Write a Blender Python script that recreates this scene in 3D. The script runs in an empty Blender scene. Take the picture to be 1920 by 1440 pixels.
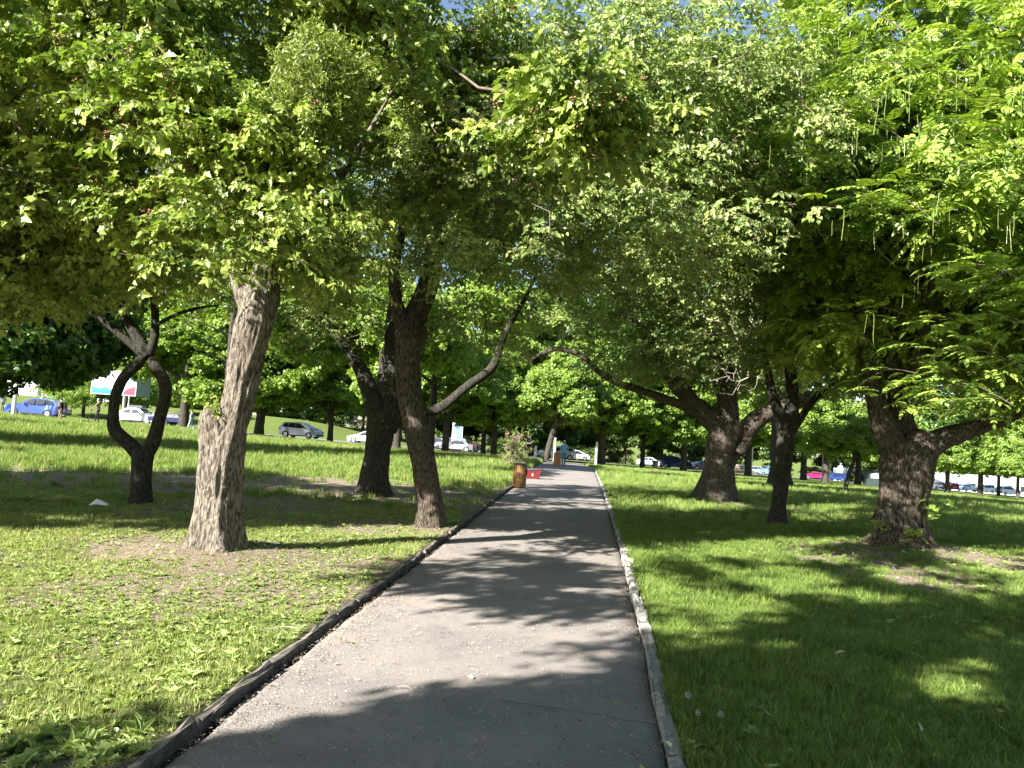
import bpy, bmesh, math, random
import numpy as np
from mathutils import Vector, Matrix, Euler
random.seed(7)
RNG = np.random.default_rng(7)
SC = bpy.context.scene
COL = SC.collection

# ------------------------------------------------------------------ camera, world, sun, exposure
F = 1440.0                      # focal length in photo pixels (1920 wide)
PITCH, ROLL, CAMZ = math.radians(3.48), math.radians(3.55), 1.70
cam_d = bpy.data.cameras.new('camera')
cam_d.sensor_width = 36.0
cam_d.lens = F / 1920 * 36
cam_d.clip_start, cam_d.clip_end = 0.05, 3000
cam = bpy.data.objects.new('camera', cam_d)
COL.objects.link(cam)
CAM_M = Matrix.Rotation(math.radians(90) + PITCH, 4, 'X') @ Matrix.Rotation(ROLL, 4, 'Z')
CAM_M.translation = (0, 0, CAMZ)
cam.matrix_world = CAM_M
SC.camera = cam

SUN_EL = math.radians(31)
SHX, SHY = 0.74, 0.673          # horizontal direction shadows fall in
world = bpy.data.worlds.new('World')
SC.world = world
world.use_nodes = True
wn = world.node_tree
sky = wn.nodes.new('ShaderNodeTexSky')
sky.sky_type = 'NISHITA'
sky.sun_disc = False
sky.sun_elevation = SUN_EL
sky.sun_rotation = math.atan2(-SHX, -SHY)
sky.dust_density = 0.6
bg = wn.nodes['Background']
bg.inputs['Strength'].default_value = 0.06
wn.links.new(sky.outputs['Color'], bg.inputs['Color'])
sun_d = bpy.data.lights.new('sun', 'SUN')
sun_d.energy = 5.0
sun_d.angle = math.radians(0.5)
sun_d.color = (1.0, 0.975, 0.92)
sun = bpy.data.objects.new('sun', sun_d)
COL.objects.link(sun)
sun_dir = Vector((SHX * math.cos(SUN_EL), SHY * math.cos(SUN_EL), -math.sin(SUN_EL)))
sun.rotation_euler = sun_dir.to_track_quat('-Z', 'Y').to_euler()
SC.view_settings.view_transform = 'Standard'
SC.view_settings.look = 'None'
SC.view_settings.gamma = 1
SC.view_settings.exposure = 2.02
SC.view_settings.use_curve_mapping = False
SC.render.engine = 'CYCLES'
cy = SC.cycles
cy.max_bounces = 7
cy.diffuse_bounces = 3
cy.glossy_bounces = 2
cy.transmission_bounces = 4
cy.transparent_max_bounces = 4
cy.caustics_reflective = cy.caustics_refractive = False
cy.use_denoising = True
cy.sample_clamp_indirect = 6
TAN_EL = math.tan(SUN_EL)

# ------------------------------------------------------------------ noise (vectorised value noise)
def _hash(ix, iy, iz):
    h = (ix.astype(np.int64) * 374761393 + iy.astype(np.int64) * 668265263 + iz.astype(np.int64) * 2147483647 + 1013) & 0x7fffffff
    h = (h ^ (h >> 13)) * 1274126177 & 0x7fffffff
    h = (h ^ (h >> 16)) & 0xffff
    return h / 65535.0

def noise(x, y, z=0.0):
    x, y, z = np.broadcast_arrays(np.asarray(x, float), np.asarray(y, float), np.asarray(z, float))
    ix, iy, iz = np.floor(x), np.floor(y), np.floor(z)
    fx, fy, fz = x - ix, y - iy, z - iz
    fx, fy, fz = [f * f * (3 - 2 * f) for f in (fx, fy, fz)]
    r = 0
    for dx in (0, 1):
        for dy in (0, 1):
            for dz in (0, 1):
                w = (fx if dx else 1 - fx) * (fy if dy else 1 - fy) * (fz if dz else 1 - fz)
                r = r + w * _hash(ix + dx, iy + dy, iz + dz)
    return r

def fbm(x, y, z=0.0, o=3):
    r, a, t = 0, 1.0, 0
    for i in range(o):
        r = r + a * noise(np.asarray(x) * 2 ** i + 13 * i, np.asarray(y) * 2 ** i + 7 * i, np.asarray(z) * 2 ** i)
        t += a
        a *= 0.5
    return r / t

def sstep(a, b, x):
    t = np.clip((np.asarray(x, float) - a) / (b - a), 0, 1)
    return t * t * (3 - 2 * t)

# ------------------------------------------------------------------ terrain heights and pixel <-> ground
def base_z(x, y):
    x = np.asarray(x, float); y = np.asarray(y, float)
    p = -0.7 - 0.02 * (x + 22) - 0.027 * (y - 80)
    k = 0.3
    p = np.clip(p, -12, 5)
    z = -k * np.log1p(np.exp(np.clip(-p / k, -30, 30)))
    emb = sstep(0, 34, y - 78 - 0.35 * (x + 44)) * sstep(-8, -34, x) * 2.6
    return z + emb + 0.35 * sstep(-14, -32, x) * sstep(30, 50, y)

_R = np.array(CAM_M.to_3x3())
def ray(px, py):
    v = _R @ np.array([(px - 960) / F, -(py - 720) / F, -1.0])
    return v
def P(px, py, d):
    """World point seen at photo pixel (px, py), at forward distance d."""
    v = ray(px, py)
    v = v * (d / v[1])
    return np.array([v[0], v[1], v[2] + CAMZ])
def gp(px, py, zf=base_z):
    v = ray(px, py)
    lo = None
    t = 1.0
    prev = 1.0
    while t < 900:
        q = v * t
        if q[2] + CAMZ < float(zf(q[0], q[1])):
            a, b = prev, t
            for _ in range(30):
                m = (a + b) / 2
                q = v * m
                if q[2] + CAMZ < float(zf(q[0], q[1])): b = m
                else: a = m
            return np.array([v[0] * b, v[1] * b, v[2] * b + CAMZ])
        prev = t
        t *= 1.04
    q = v * 900
    return np.array([q[0], q[1], q[2] + CAMZ])
def proj(p):
    q = (np.atleast_2d(p) - np.array([0, 0, CAMZ])) @ _R
    z = np.maximum(-q[:, 2], 1e-3)
    px = 960 + F * q[:, 0] / z
    py = 720 - F * q[:, 1] / z
    px[q[:, 2] > -0.3] = -9999
    return px, py
def gd(px, d):
    """Ground point in the direction of pixel column px at distance d."""
    py = 820
    for _ in range(6):
        q = P(px, py, d)
        z = float(base_z(q[0], q[1]))
        pp = proj(np.array([[q[0], q[1], z]]))
        py = pp[1][0]
    q = P(px, py, d)
    return np.array([q[0], q[1], float(base_z(q[0], q[1]))])

EL = np.array([gp(*q) for q in [(300, 1440), (448, 1310), (735, 1090), (868, 987), (963, 912)]])
ER = np.array([gp(*q) for q in [(1262, 1440), (1228, 1310), (1213, 1215), (1188, 1130), (1165, 1035), (1131, 922)]])
far_c = gd(1066, 88)
yl = np.concatenate([[-60, EL[0, 1] - 1.5], EL[:, 1], [52, 95]])
sl = (EL[2, 0] - EL[0, 0]) / (EL[2, 1] - EL[0, 1])
sr = (ER[3, 0] - ER[0, 0]) / (ER[3, 1] - ER[0, 1])
e52l, e52r = gd(1008, 52), gd(1113, 52)
XL = np.concatenate([[EL[0, 0] - sl * (EL[0, 1] + 60), EL[0, 0] - sl * 1.5], EL[:, 0], [e52l[0], far_c[0] - 1.9]])
yr = np.concatenate([[-60, ER[0, 1] - 1.5], ER[:, 1], [52, 95]])
XR = np.concatenate([[ER[0, 0] - sr * (ER[0, 1] + 60), ER[0, 0] - sr * 1.5], ER[:, 0], [e52r[0], far_c[0] + 1.9]])
def xl(y): return np.interp(y, yl, XL)
def xr(y): return np.interp(y, yr, XR)
PATH_END = 92.0
KW = 0.075

def gpl(px, py, h): return gp(px, py, lambda x, y: base_z(x, y) + h)
T1B = gpl(405, 1014, 0.17)
T6B = gpl(1688, 1018, 0.18)
T4B = gpl(1338, 936, 0.15)
def lawn_z(x, y):
    x = np.asarray(x, float); y = np.asarray(y, float)
    b = base_z(x, y)
    dl, dr = xl(y) - x, x - xr(y)
    out = np.maximum(dl, dr)
    n = (fbm(x * 0.6, y * 0.6) - 0.5) * 0.14 + (fbm(x * 2.5 + 9, y * 2.5) - 0.5) * 0.035
    n = n * sstep(0.1, 1.5, out)
    lift = np.where(dl > dr, 0.045, 0.025) * sstep(PATH_END + 4, PATH_END, y)
    m = 0
    for (c, r, h) in ((T1B, 0.75, 0.10), (T6B, 1.3, 0.16), (T4B, 1.6, 0.12)):
        rr = np.hypot(x - c[0], y - c[1])
        m = m + h * np.exp(-(rr / r) ** 2)
    return b + lift + n + m

# ------------------------------------------------------------------ materials
def nmat(name):
    m = bpy.data.materials.new(name)
    m.use_nodes = True
    nt = m.node_tree
    b = nt.nodes['Principled BSDF']
    return m, nt, b
def N(nt, t, **kw):
    n = nt.nodes.new(t)
    for k, v in kw.items():
        if k in n.inputs: n.inputs[k].default_value = v
        else: setattr(n, k, v)
    return n
def ramp(nt, fac, stops):
    r = nt.nodes.new('ShaderNodeValToRGB')
    el = r.color_ramp.elements
    while len(el) < len(stops): el.new(0.5)
    for e, (p, c) in zip(el, stops):
        e.position = p
        e.color = (*c, 1)
    nt.links.new(fac, r.inputs[0])
    return r.outputs[0]
def bump(nt, h, b, strength=0.5, dist=0.02):
    n = N(nt, 'ShaderNodeBump', Strength=strength, Distance=dist)
    nt.links.new(h, n.inputs['Height'])
    nt.links.new(n.outputs[0], b.inputs['Normal'])

def simple(name, col, rough=0.6, metal=0.0, var=0.15, scale=8.0, spec=0.5, coat=0.0):
    m, nt, b = nmat(name)
    tc = N(nt, 'ShaderNodeTexCoord')
    nz = N(nt, 'ShaderNodeTexNoise', Scale=scale, Detail=5.0)
    nt.links.new(tc.outputs['Object'], nz.inputs['Vector'])
    lo = tuple(c * (1 - var) for c in col)
    hi = tuple(min(1, c * (1 + var)) for c in col)
    nt.links.new(ramp(nt, nz.outputs['Fac'], [(0.3, lo), (0.7, hi)]), b.inputs['Base Color'])
    b.inputs['Roughness'].default_value = rough
    b.inputs['Metallic'].default_value = metal
    b.inputs['Specular IOR Level'].default_value = spec
    b.inputs['Coat Weight'].default_value = coat
    return m

def leaf_mat(name, dark, light, trans, tw=0.28, rough=0.38, spec=0.5):
    m, nt, b = nmat(name)
    oi = N(nt, 'ShaderNodeObjectInfo')
    geo = N(nt, 'ShaderNodeNewGeometry')
    nz = N(nt, 'ShaderNodeTexNoise', Scale=1.3, Detail=3.0)
    nt.links.new(geo.outputs['Position'], nz.inputs['Vector'])
    mx = N(nt, 'ShaderNodeMath', operation='ADD')
    mul = N(nt, 'ShaderNodeMath', operation='MULTIPLY')
    mul.inputs[1].default_value = 0.45
    mul2 = N(nt, 'ShaderNodeMath', operation='MULTIPLY_ADD')
    nt.links.new(geo.outputs['Random Per Island'], mul2.inputs[0])
    mul2.inputs[1].default_value = 0.45
    mul2.inputs[2].default_value = -0.2
    nt.links.new(oi.outputs['Random'], mul.inputs[0])
    nt.links.new(mul.outputs[0], mx.inputs[0])
    nt.links.new(nz.outputs['Fac'], mx.inputs[1])
    mx2 = N(nt, 'ShaderNodeMath', operation='ADD')
    nt.links.new(mx.outputs[0], mx2.inputs[0])
    nt.links.new(mul2.outputs[0], mx2.inputs[1])
    col = ramp(nt, mx2.outputs[0], [(0.2, dark), (1.0, light)])
    nt.links.new(col, b.inputs['Base Color'])
    b.inputs['Roughness'].default_value = rough
    b.inputs['Specular IOR Level'].default_value = spec
    tr = N(nt, 'ShaderNodeBsdfTranslucent')
    mc = N(nt, 'ShaderNodeMix', data_type='RGBA', blend_type='MULTIPLY')
    mc.inputs[0].default_value = 1.0
    nt.links.new(col, mc.inputs[6])
    mc.inputs[7].default_value = (*trans, 1)
    nt.links.new(mc.outputs[2], tr.inputs['Color'])
    ms = N(nt, 'ShaderNodeMixShader')
    ms.inputs[0].default_value = tw
    nt.links.new(b.outputs[0], ms.inputs[1])
    nt.links.new(tr.outputs[0], ms.inputs[2])
    nt.links.new(ms.outputs[0], nt.nodes['Material Output'].inputs['Surface'])
    return m

def bark_mat(name, dark, light, scale=1.0, bs=0.9, moss=None):
    m, nt, b = nmat(name)
    tc = N(nt, 'ShaderNodeTexCoord')
    mp = N(nt, 'ShaderNodeMapping')
    mp.inputs['Scale'].default_value = (26 * scale, 26 * scale, 6.5 * scale)
    nt.links.new(tc.outputs['Object'], mp.inputs['Vector'])
    n1 = N(nt, 'ShaderNodeTexNoise', Scale=1.4, Detail=7.0, Roughness=0.62, Distortion=0.5)
    nt.links.new(mp.outputs[0], n1.inputs['Vector'])
    n2 = N(nt, 'ShaderNodeTexNoise', Scale=2.2, Detail=4.0)
    nt.links.new(tc.outputs['Object'], n2.inputs['Vector'])
    mid = tuple((a + c) / 2 for a, c in zip(dark, light))
    c1 = ramp(nt, n1.outputs['Fac'], [(0.40, dark), (0.5, mid), (0.62, light)])
    mc = N(nt, 'ShaderNodeMix', data_type='RGBA', blend_type='MULTIPLY')
    mc.inputs[0].default_value = 0.6
    nt.links.new(c1, mc.inputs[6])
    t = moss or (0.75, 0.72, 0.66)
    nt.links.new(ramp(nt, n2.outputs['Fac'], [(0.35, t), (0.62, (1, 1, 1))]), mc.inputs[7])
    nt.links.new(mc.outputs[2], b.inputs['Base Color'])
    b.inputs['Roughness'].default_value = 0.92
    b.inputs['Specular IOR Level'].default_value = 0.15
    bump(nt, n1.outputs['Fac'], b, bs, 0.09)
    return m

M = {}
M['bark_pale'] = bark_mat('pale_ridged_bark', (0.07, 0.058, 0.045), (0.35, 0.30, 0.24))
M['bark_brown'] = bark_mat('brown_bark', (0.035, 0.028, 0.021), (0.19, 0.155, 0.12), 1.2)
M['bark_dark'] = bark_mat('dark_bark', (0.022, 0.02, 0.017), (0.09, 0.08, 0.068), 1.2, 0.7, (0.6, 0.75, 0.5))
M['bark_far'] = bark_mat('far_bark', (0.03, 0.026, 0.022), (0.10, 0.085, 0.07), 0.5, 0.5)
M['twig'] = simple('twig_bark', (0.16, 0.125, 0.095), 0.9, var=0.3, spec=0.1)
M['twig_pale'] = simple('dead_twig_bark', (0.42, 0.36, 0.30), 0.9, var=0.25, spec=0.1)
M['leaf_thorn'] = leaf_mat('lobed_leaf', (0.045, 0.10, 0.018), (0.42, 0.50, 0.11), (1.05, 1.25, 0.5))
M['leaf_olive'] = leaf_mat('olive_leaf', (0.045, 0.10, 0.025), (0.40, 0.49, 0.14), (1.0, 1.15, 0.5))
M['leaf_nut'] = leaf_mat('pinnate_leaf', (0.05, 0.13, 0.018), (0.38, 0.50, 0.085), (1.15, 1.2, 0.35))
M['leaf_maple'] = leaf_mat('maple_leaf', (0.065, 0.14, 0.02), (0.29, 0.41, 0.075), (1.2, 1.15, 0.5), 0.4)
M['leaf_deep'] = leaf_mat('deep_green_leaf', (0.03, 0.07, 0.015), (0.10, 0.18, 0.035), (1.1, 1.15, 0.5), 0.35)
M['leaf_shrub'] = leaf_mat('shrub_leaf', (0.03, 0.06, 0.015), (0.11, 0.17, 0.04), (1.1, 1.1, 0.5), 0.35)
M['leaf_mist'] = leaf_mat('mistletoe_leaf', (0.07, 0.12, 0.022), (0.34, 0.42, 0.09), (1.2, 1.1, 0.5), 0.3)
M['leaf_dry'] = leaf_mat('dry_leaf', (0.11, 0.075, 0.05), (0.36, 0.28, 0.21), (1.1, 0.9, 0.7), 0.3)
M['seed'] = simple('pink_seed_cluster', (0.34, 0.17, 0.10), 0.7, var=0.3)
M['catkin'] = leaf_mat('catkin', (0.16, 0.22, 0.05), (0.30, 0.35, 0.10), (1, 1, 0.5), 0.3)
M['grass'] = leaf_mat('grass_blade', (0.06, 0.12, 0.022), (0.24, 0.33, 0.07), (1.2, 1.15, 0.5), 0.35, 0.5, 0.25)
M['grass_dry'] = leaf_mat('dry_grass_blade', (0.15, 0.17, 0.05), (0.38, 0.40, 0.14), (1.1, 1.05, 0.6), 0.3, 0.6, 0.2)
M['grass_worn'] = leaf_mat('worn_grass_blade', (0.12, 0.16, 0.04), (0.37, 0.41, 0.14), (1.15, 1.1, 0.5), 0.35, 0.55, 0.2)
M['weed'] = leaf_mat('weed_leaf', (0.13, 0.20, 0.045), (0.36, 0.45, 0.15), (1.15, 1.1, 0.5), 0.35, 0.55, 0.2)

# ground: soil, dry litter and short green, the vertex attribute "bare" says how worn the turf is
def ground_mat():
    m, nt, b = nmat('lawn_ground')
    at = N(nt, 'ShaderNodeAttribute', attribute_name='bare')
    geo = N(nt, 'ShaderNodeNewGeometry')
    n1 = N(nt, 'ShaderNodeTexNoise', Scale=26.0, Detail=8.0, Roughness=0.7)
    n2 = N(nt, 'ShaderNodeTexNoise', Scale=1.6, Detail=6.0, Roughness=0.65)
    n3 = N(nt, 'ShaderNodeTexNoise', Scale=90.0, Detail=4.0)
    for n in (n1, n2, n3): nt.links.new(geo.outputs['Position'], n.inputs['Vector'])
    g = ramp(nt, n1.outputs['Fac'], [(0.3, (0.06, 0.105, 0.02)), (0.55, (0.16, 0.20, 0.05)), (0.75, (0.26, 0.27, 0.10))])
    s = ramp(nt, n3.outputs['Fac'], [(0.3, (0.12, 0.095, 0.065)), (0.5, (0.26, 0.21, 0.15)), (0.7, (0.42, 0.35, 0.26))])
    ad = N(nt, 'ShaderNodeMath', operation='MULTIPLY_ADD')
    nt.links.new(n1.outputs['Fac'], ad.inputs[0])
    ad.inputs[1].default_value = 0.9
    ad.inputs[2].default_value = -0.45
    a2 = N(nt, 'ShaderNodeMath', operation='ADD')
    nt.links.new(ad.outputs[0], a2.inputs[0])
    nt.links.new(at.outputs['Fac'], a2.inputs[1])
    f = N(nt, 'ShaderNodeMapRange')
    f.inputs['From Min'].default_value = 0.30
    f.inputs['From Max'].default_value = 0.62
    nt.links.new(a2.outputs[0], f.inputs['Value'])
    mc = N(nt, 'ShaderNodeMix', data_type='RGBA')
    nt.links.new(f.outputs[0], mc.inputs[0])
    nt.links.new(g, mc.inputs[6])
    nt.links.new(s, mc.inputs[7])
    m2 = N(nt, 'ShaderNodeMix', data_type='RGBA', blend_type='MULTIPLY')
    m2.inputs[0].default_value = 0.5
    nt.links.new(mc.outputs[2], m2.inputs[6])
    nt.links.new(ramp(nt, n2.outputs['Fac'], [(0.3, (0.7, 0.75, 0.65)), (0.7, (1.15, 1.1, 1.05))]), m2.inputs[7])
    nt.links.new(m2.outputs[2], b.inputs['Base Color'])
    b.inputs['Roughness'].default_value = 0.95
    b.inputs['Specular IOR Level'].default_value = 0.1
    bump(nt, n1.outputs['Fac'], b, 0.9, 0.05)
    return m
M['ground'] = ground_mat()

def asphalt(name, dark, light, sc=1.0, tint=(1, 1, 1)):
    m, nt, b = nmat(name)
    geo = N(nt, 'ShaderNodeNewGeometry')
    n1 = N(nt, 'ShaderNodeTexNoise', Scale=170.0 * sc, Detail=5.0, Roughness=0.8)
    n2 = N(nt, 'ShaderNodeTexNoise', Scale=0.9, Detail=7.0, Roughness=0.68)
    n3 = N(nt, 'ShaderNodeTexVoronoi', Scale=95.0 * sc)
    for n in (n1, n2, n3): nt.links.new(geo.outputs['Position'], n.inputs['Vector'])
    c = ramp(nt, n1.outputs['Fac'], [(0.33, dark), (0.6, light), (0.8, tuple(x * 1.5 for x in light))])
    mc = N(nt, 'ShaderNodeMix', data_type='RGBA', blend_type='MULTIPLY')
    mc.inputs[0].default_value = 0.85
    nt.links.new(c, mc.inputs[6])
    nt.links.new(ramp(nt, n2.outputs['Fac'], [(0.3, (0.68, 0.68, 0.70)), (0.5, (0.98, 0.96, 0.94)), (0.72, (1.25, 1.17, 1.08))]), mc.inputs[7])
    nt.links.new(mc.outputs[2], b.inputs['Base Color'])
    b.inputs['Roughness'].default_value = 0.88
    b.inputs['Specular IOR Level'].default_value = 0.25
    ad = N(nt, 'ShaderNodeMath', operation='ADD')
    nt.links.new(n1.outputs['Fac'], ad.inputs[0])
    nt.links.new(n3.outputs['Distance'], ad.inputs[1])
    bump(nt, ad.outputs[0], b, 0.55, 0.006)
    return m
M['path'] = asphalt('dusty_asphalt', (0.165, 0.150, 0.140), (0.32, 0.285, 0.258))
M['road'] = asphalt('road_asphalt', (0.16, 0.155, 0.15), (0.26, 0.25, 0.24), 0.5)
M['kerb'] = simple('kerb_concrete', (0.19, 0.165, 0.135), 0.9, var=0.35, scale=22, spec=0.2)
M['kerb_dark'] = simple('kerb_concrete_weathered', (0.13, 0.115, 0.095), 0.9, var=0.4, scale=18, spec=0.2)
M['kerb_light'] = simple('kerb_concrete_pale', (0.30, 0.28, 0.25), 0.9, var=0.35, scale=22, spec=0.2)
M['kerb_face'] = simple('kerb_face_dirt_shade', (0.08, 0.07, 0.058), 0.95, var=0.5, scale=14, spec=0.1)  # dirt colour, deepened to paint in the shade of the kerb face
M['crack'] = simple('crack_dirt', (0.03, 0.027, 0.025), 1.0)
M['concrete'] = simple('pole_concrete', (0.62, 0.62, 0.62), 0.85, var=0.12)
M['white'] = simple('white_paint', (0.8, 0.8, 0.8), 0.4, var=0.04)
M['tyre'] = simple('tyre_rubber', (0.02, 0.02, 0.02), 0.8)
M['rim'] = simple('rim_alloy', (0.55, 0.56, 0.58), 0.3, 0.8)
M['black'] = simple('black_plastic', (0.02, 0.02, 0.022), 0.5)
M['lamp_red'] = simple('tail_lamp_red', (0.5, 0.02, 0.02), 0.25)
M['lamp_clear'] = simple('headlamp_clear', (0.75, 0.77, 0.8), 0.15)
M['wood'] = simple('varnished_slats', (0.24, 0.125, 0.04), 0.5, var=0.3, scale=14)
M['wood_side'] = simple('orange_slats', (0.52, 0.22, 0.06), 0.5, var=0.25, scale=14)
M['red'] = simple('red_plastic', (0.13, 0.014, 0.012), 0.45, var=0.15)
M['skin'] = simple('skin', (0.50, 0.30, 0.21), 0.55, var=0.06)
def glass_mat():
    m, nt, b = nmat('tinted_glass')
    b.inputs['Base Color'].default_value = (0.03, 0.035, 0.04, 1)
    b.inputs['Roughness'].default_value = 0.06
    b.inputs['Specular IOR Level'].default_value = 0.8
    return m
M['glass'] = glass_mat()
def cloth(name, c): 
    M[name] = simple(name, c, 0.9, var=0.12, scale=20, spec=0.15)
    return M[name]

# ------------------------------------------------------------------ object helpers
def tag(o, label=None, cat=None, group=None, kind=None):
    if label: o['label'] = label
    if cat: o['category'] = cat
    if group: o['group'] = group
    if kind: o['kind'] = kind
    return o
def empty(name, loc, label=None, cat=None, group=None, kind=None, rz=0.0):
    o = bpy.data.objects.new(name, None)
    COL.objects.link(o)
    o.location = loc
    o.rotation_euler = (0, 0, rz)
    o.empty_display_size = 0.2
    return tag(o, label, cat, group, kind)
def link(name, me, parent=None, world=True):
    o = bpy.data.objects.new(name, me)
    COL.objects.link(o)
    if parent is not None:
        o.parent = parent
        if world:      # mesh was made in world coordinates
            o.matrix_parent_inverse = (Matrix.Translation(parent.location) @ parent.rotation_euler.to_matrix().to_4x4()).inverted()
    return o
def mesh(name, V, Fc, mats, midx=None, smooth=False):
    me = bpy.data.meshes.new(name)
    me.from_pydata([tuple(v) for v in V] if not isinstance(V, np.ndarray) else V.tolist(), [], Fc if isinstance(Fc, list) else Fc.tolist())
    for m in (mats if isinstance(mats, (list, tuple)) else [mats]): me.materials.append(m)
    if midx is not None: me.polygons.foreach_set('material_index', np.asarray(midx, dtype=np.int32))
    if smooth: me.polygons.foreach_set('use_smooth', np.ones(len(me.polygons), dtype=bool))
    me.update()
    return me
class MB:
    def __init__(s): s.V, s.F, s.mi = [], [], []
    def add(s, V, Fc, mi=0):
        o = len(s.V)
        s.V += [tuple(map(float, v)) for v in V]
        s.F += [tuple(int(i) + o for i in f) for f in Fc]
        s.mi += [mi] * len(Fc)
        return s
    def box(s, x0, x1, y0, y1, z0, z1, mi=0, taper=0.0):
        t = taper
        V = [(x0, y0, z0), (x1, y0, z0), (x1, y1, z0), (x0, y1, z0), (x0 + t, y0 + t, z1), (x1 - t, y0 + t, z1), (x1 - t, y1 - t, z1), (x0 + t, y1 - t, z1)]
        return s.add(V, [(3, 2, 1, 0), (4, 5, 6, 7), (0, 1, 5, 4), (1, 2, 6, 5), (2, 3, 7, 6), (3, 0, 4, 7)], mi)
    def cyl(s, p, q, r0, r1, n=10, mi=0, cap=True):
        p, q = Vector(p), Vector(q)
        d = (q - p).normalized()
        a = d.orthogonal().normalized()
        b = d.cross(a)
        V = []
        for c, r in ((p, r0), (q, r1)):
            for i in range(n):
                t = 2 * math.pi * i / n
                V.append(c + a * (r * math.cos(t)) + b * (r * math.sin(t)))
        Fc = [(i, (i + 1) % n, n + (i + 1) % n, n + i) for i in range(n)]
        if cap: Fc += [tuple(range(n))[::-1], tuple(range(n, 2 * n))]
        return s.add(V, Fc, mi)
    def build(s, name, mats, parent=None, world=False, smooth=False):
        return link(name, mesh(name, s.V, s.F, mats, s.mi, smooth), parent, world)

# ------------------------------------------------------------------ ground sheet
def ground():
    ys = np.concatenate([[-60, -40, -25, -15, -8, -4, -2], np.arange(0, 24, 0.16), np.arange(24, 60, 0.6), np.arange(60, 130, 2.0), 130 * 1.12 ** np.arange(0, 19)])
    o = [0.0]
    st = 0.10
    while o[-1] < 620:
        o.append(o[-1] + st)
        if o[-1] > 9: st *= 1.09
        elif o[-1] > 0.5: st = 0.16
    off = np.array(o)
    rows = []
    bare = []
    for y in ys:
        a, b = float(xl(y)), float(xr(y))
        left = a - KW * 0.9 - off[::-1]
        right = b + KW * 0.9 + off
        mid = np.array([a - KW * 0.5, (a + b) / 2, b + KW * 0.5])
        X = np.concatenate([left, mid, right])
        Y = np.full_like(X, y)
        Z = np.concatenate([lawn_z(left, Y[:len(left)]), base_z(mid, y) - 0.07, lawn_z(right, Y[:len(right)])])
        rows.append(np.stack([X, Y, Z], 1))
    G = np.array(rows)
    ny, nx = G.shape[:2]
    V = G.reshape(-1, 3)
    i = np.arange(ny - 1)[:, None] * nx + np.arange(nx - 1)[None, :]
    Fc = np.stack([i, i + 1, i + nx + 1, i + nx], -1).reshape(-1, 4)
    me = mesh('ground', V, Fc, M['ground'], smooth=True)
    at = me.attributes.new('bare', 'FLOAT', 'POINT')
    at.data.foreach_set('value', bareness(V[:, 0], V[:, 1]).astype(np.float32))
    tag(link('ground', me), 'worn park lawn of grass, weeds and bare soil patches', kind='structure')

def bareness(x, y):
    """0 = full turf, 1 = trodden soil."""
    n = fbm(x * 0.55 + 3, y * 0.55, 0, 4)
    n2 = fbm(x * 2.4 + 1, y * 2.4 + 8, 0, 3)
    left = x < xl(y)
    b = np.where(left, 0.56 + (n - 0.5) * 1.7, 0.10 + (n - 0.5) * 0.6)
    b = b * sstep(34, 14, y)
    for (c, r, h) in ((T1B, 1.0, 0.9), (T6B, 2.2, 0.8), (T6B + np.array([1.6, -0.8, 0]), 1.3, 0.7), (T6B + np.array([3.6, -0.9, 0]), 1.5, 0.7), (T6B + np.array([-2.3, -2.2, 0]), 1.3, 0.6),
                      (T6B + np.array([-1.2, -3.4, 0]), 1.1, 0.6), (T4B + np.array([0.8, -0.6, 0]), 1.5, 0.6), (T4B + np.array([3.5, -1.4, 0]), 1.6, 0.4), (gp(560, 915), 3.4, 0.75), (gp(750, 985), 0.9, 0.5), (gp(760, 930), 2.5, 0.5)):
        rr = np.hypot(x - c[0], y - c[1])
        b = b + h * np.exp(-(rr / r) ** 2) * (0.25 + 1.1 * n2)
    d = np.minimum(np.abs(x - xl(y)), np.abs(x - xr(y)))
    b = b + 0.18 * np.exp(-(d / 0.16) ** 2)
    return np.clip(b, 0, 1)
ground()

# asphalt path: one sheet with a ragged rim, slight camber
def path_sheet():
    ys = np.concatenate([[-60, -30, -10, -3], np.arange(-2, 30, 0.12), np.arange(30, PATH_END, 1.0)])
    us = np.concatenate([[0, 0.01], np.linspace(0.04, 0.96, 14), [0.99, 1]])
    V = []
    for y in ys:
        a, b = float(xl(y)), float(xr(y))
        rag = 0.05 * (noise(y * 3.1, 4.2) - 0.1) * (1 if -3 < y < 40 else 0)
        rag2 = 0.02 * noise(y * 4.3, 9.2)
        for u in us:
            x = a + rag + (b - a - rag - rag2) * u
            z = float(base_z(x, y)) + 0.018 * (1 - (2 * u - 1) ** 2) + 0.012 * (float(noise(x * 1.1, y * 1.1)) - 0.5)
            if u in (0, 1): z -= 0.05
            V.append((x, y, z))
    n = len(us)
    Fc = [(j * n + i, j * n + i + 1, (j + 1) * n + i + 1, (j + 1) * n + i) for j in range(len(ys) - 1) for i in range(n - 1)]
    tag(link('path', mesh('path', V, Fc, M['path'], smooth=True)), 'straight grey asphalt footpath with dusty worn surface', kind='structure')
path_sheet()
def path_z(x, y): return float(base_z(x, y)) + 0.018 * (1 - (2 * (x - xl(y)) / (xr(y) - xl(y)) - 1) ** 2) + 0.006

# long joint crack across the path
def crack(pts, w, seed):
    mb = MB()
    V = []
    for (px, py) in pts:
        g = gp(px, py)
        for k in (-1, 1):
            yy = g[1] + k * w * random.uniform(0.5, 1.3)
            V.append((g[0], yy, path_z(g[0], yy) + 0.006))
    n = len(pts)
    mb.add(V, [(2 * i, 2 * i + 2, 2 * i + 3, 2 * i + 1) for i in range(n - 1)])
    return mb
ck = crack([(940 + 18 * i, 1322 + 2.5 * i + random.uniform(-2, 2)) for i in range(17)], 0.004, 1)
tag(ck.build('crack', M['crack']), 'dark joint crack running across the grey footpath', kind='structure')

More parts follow.
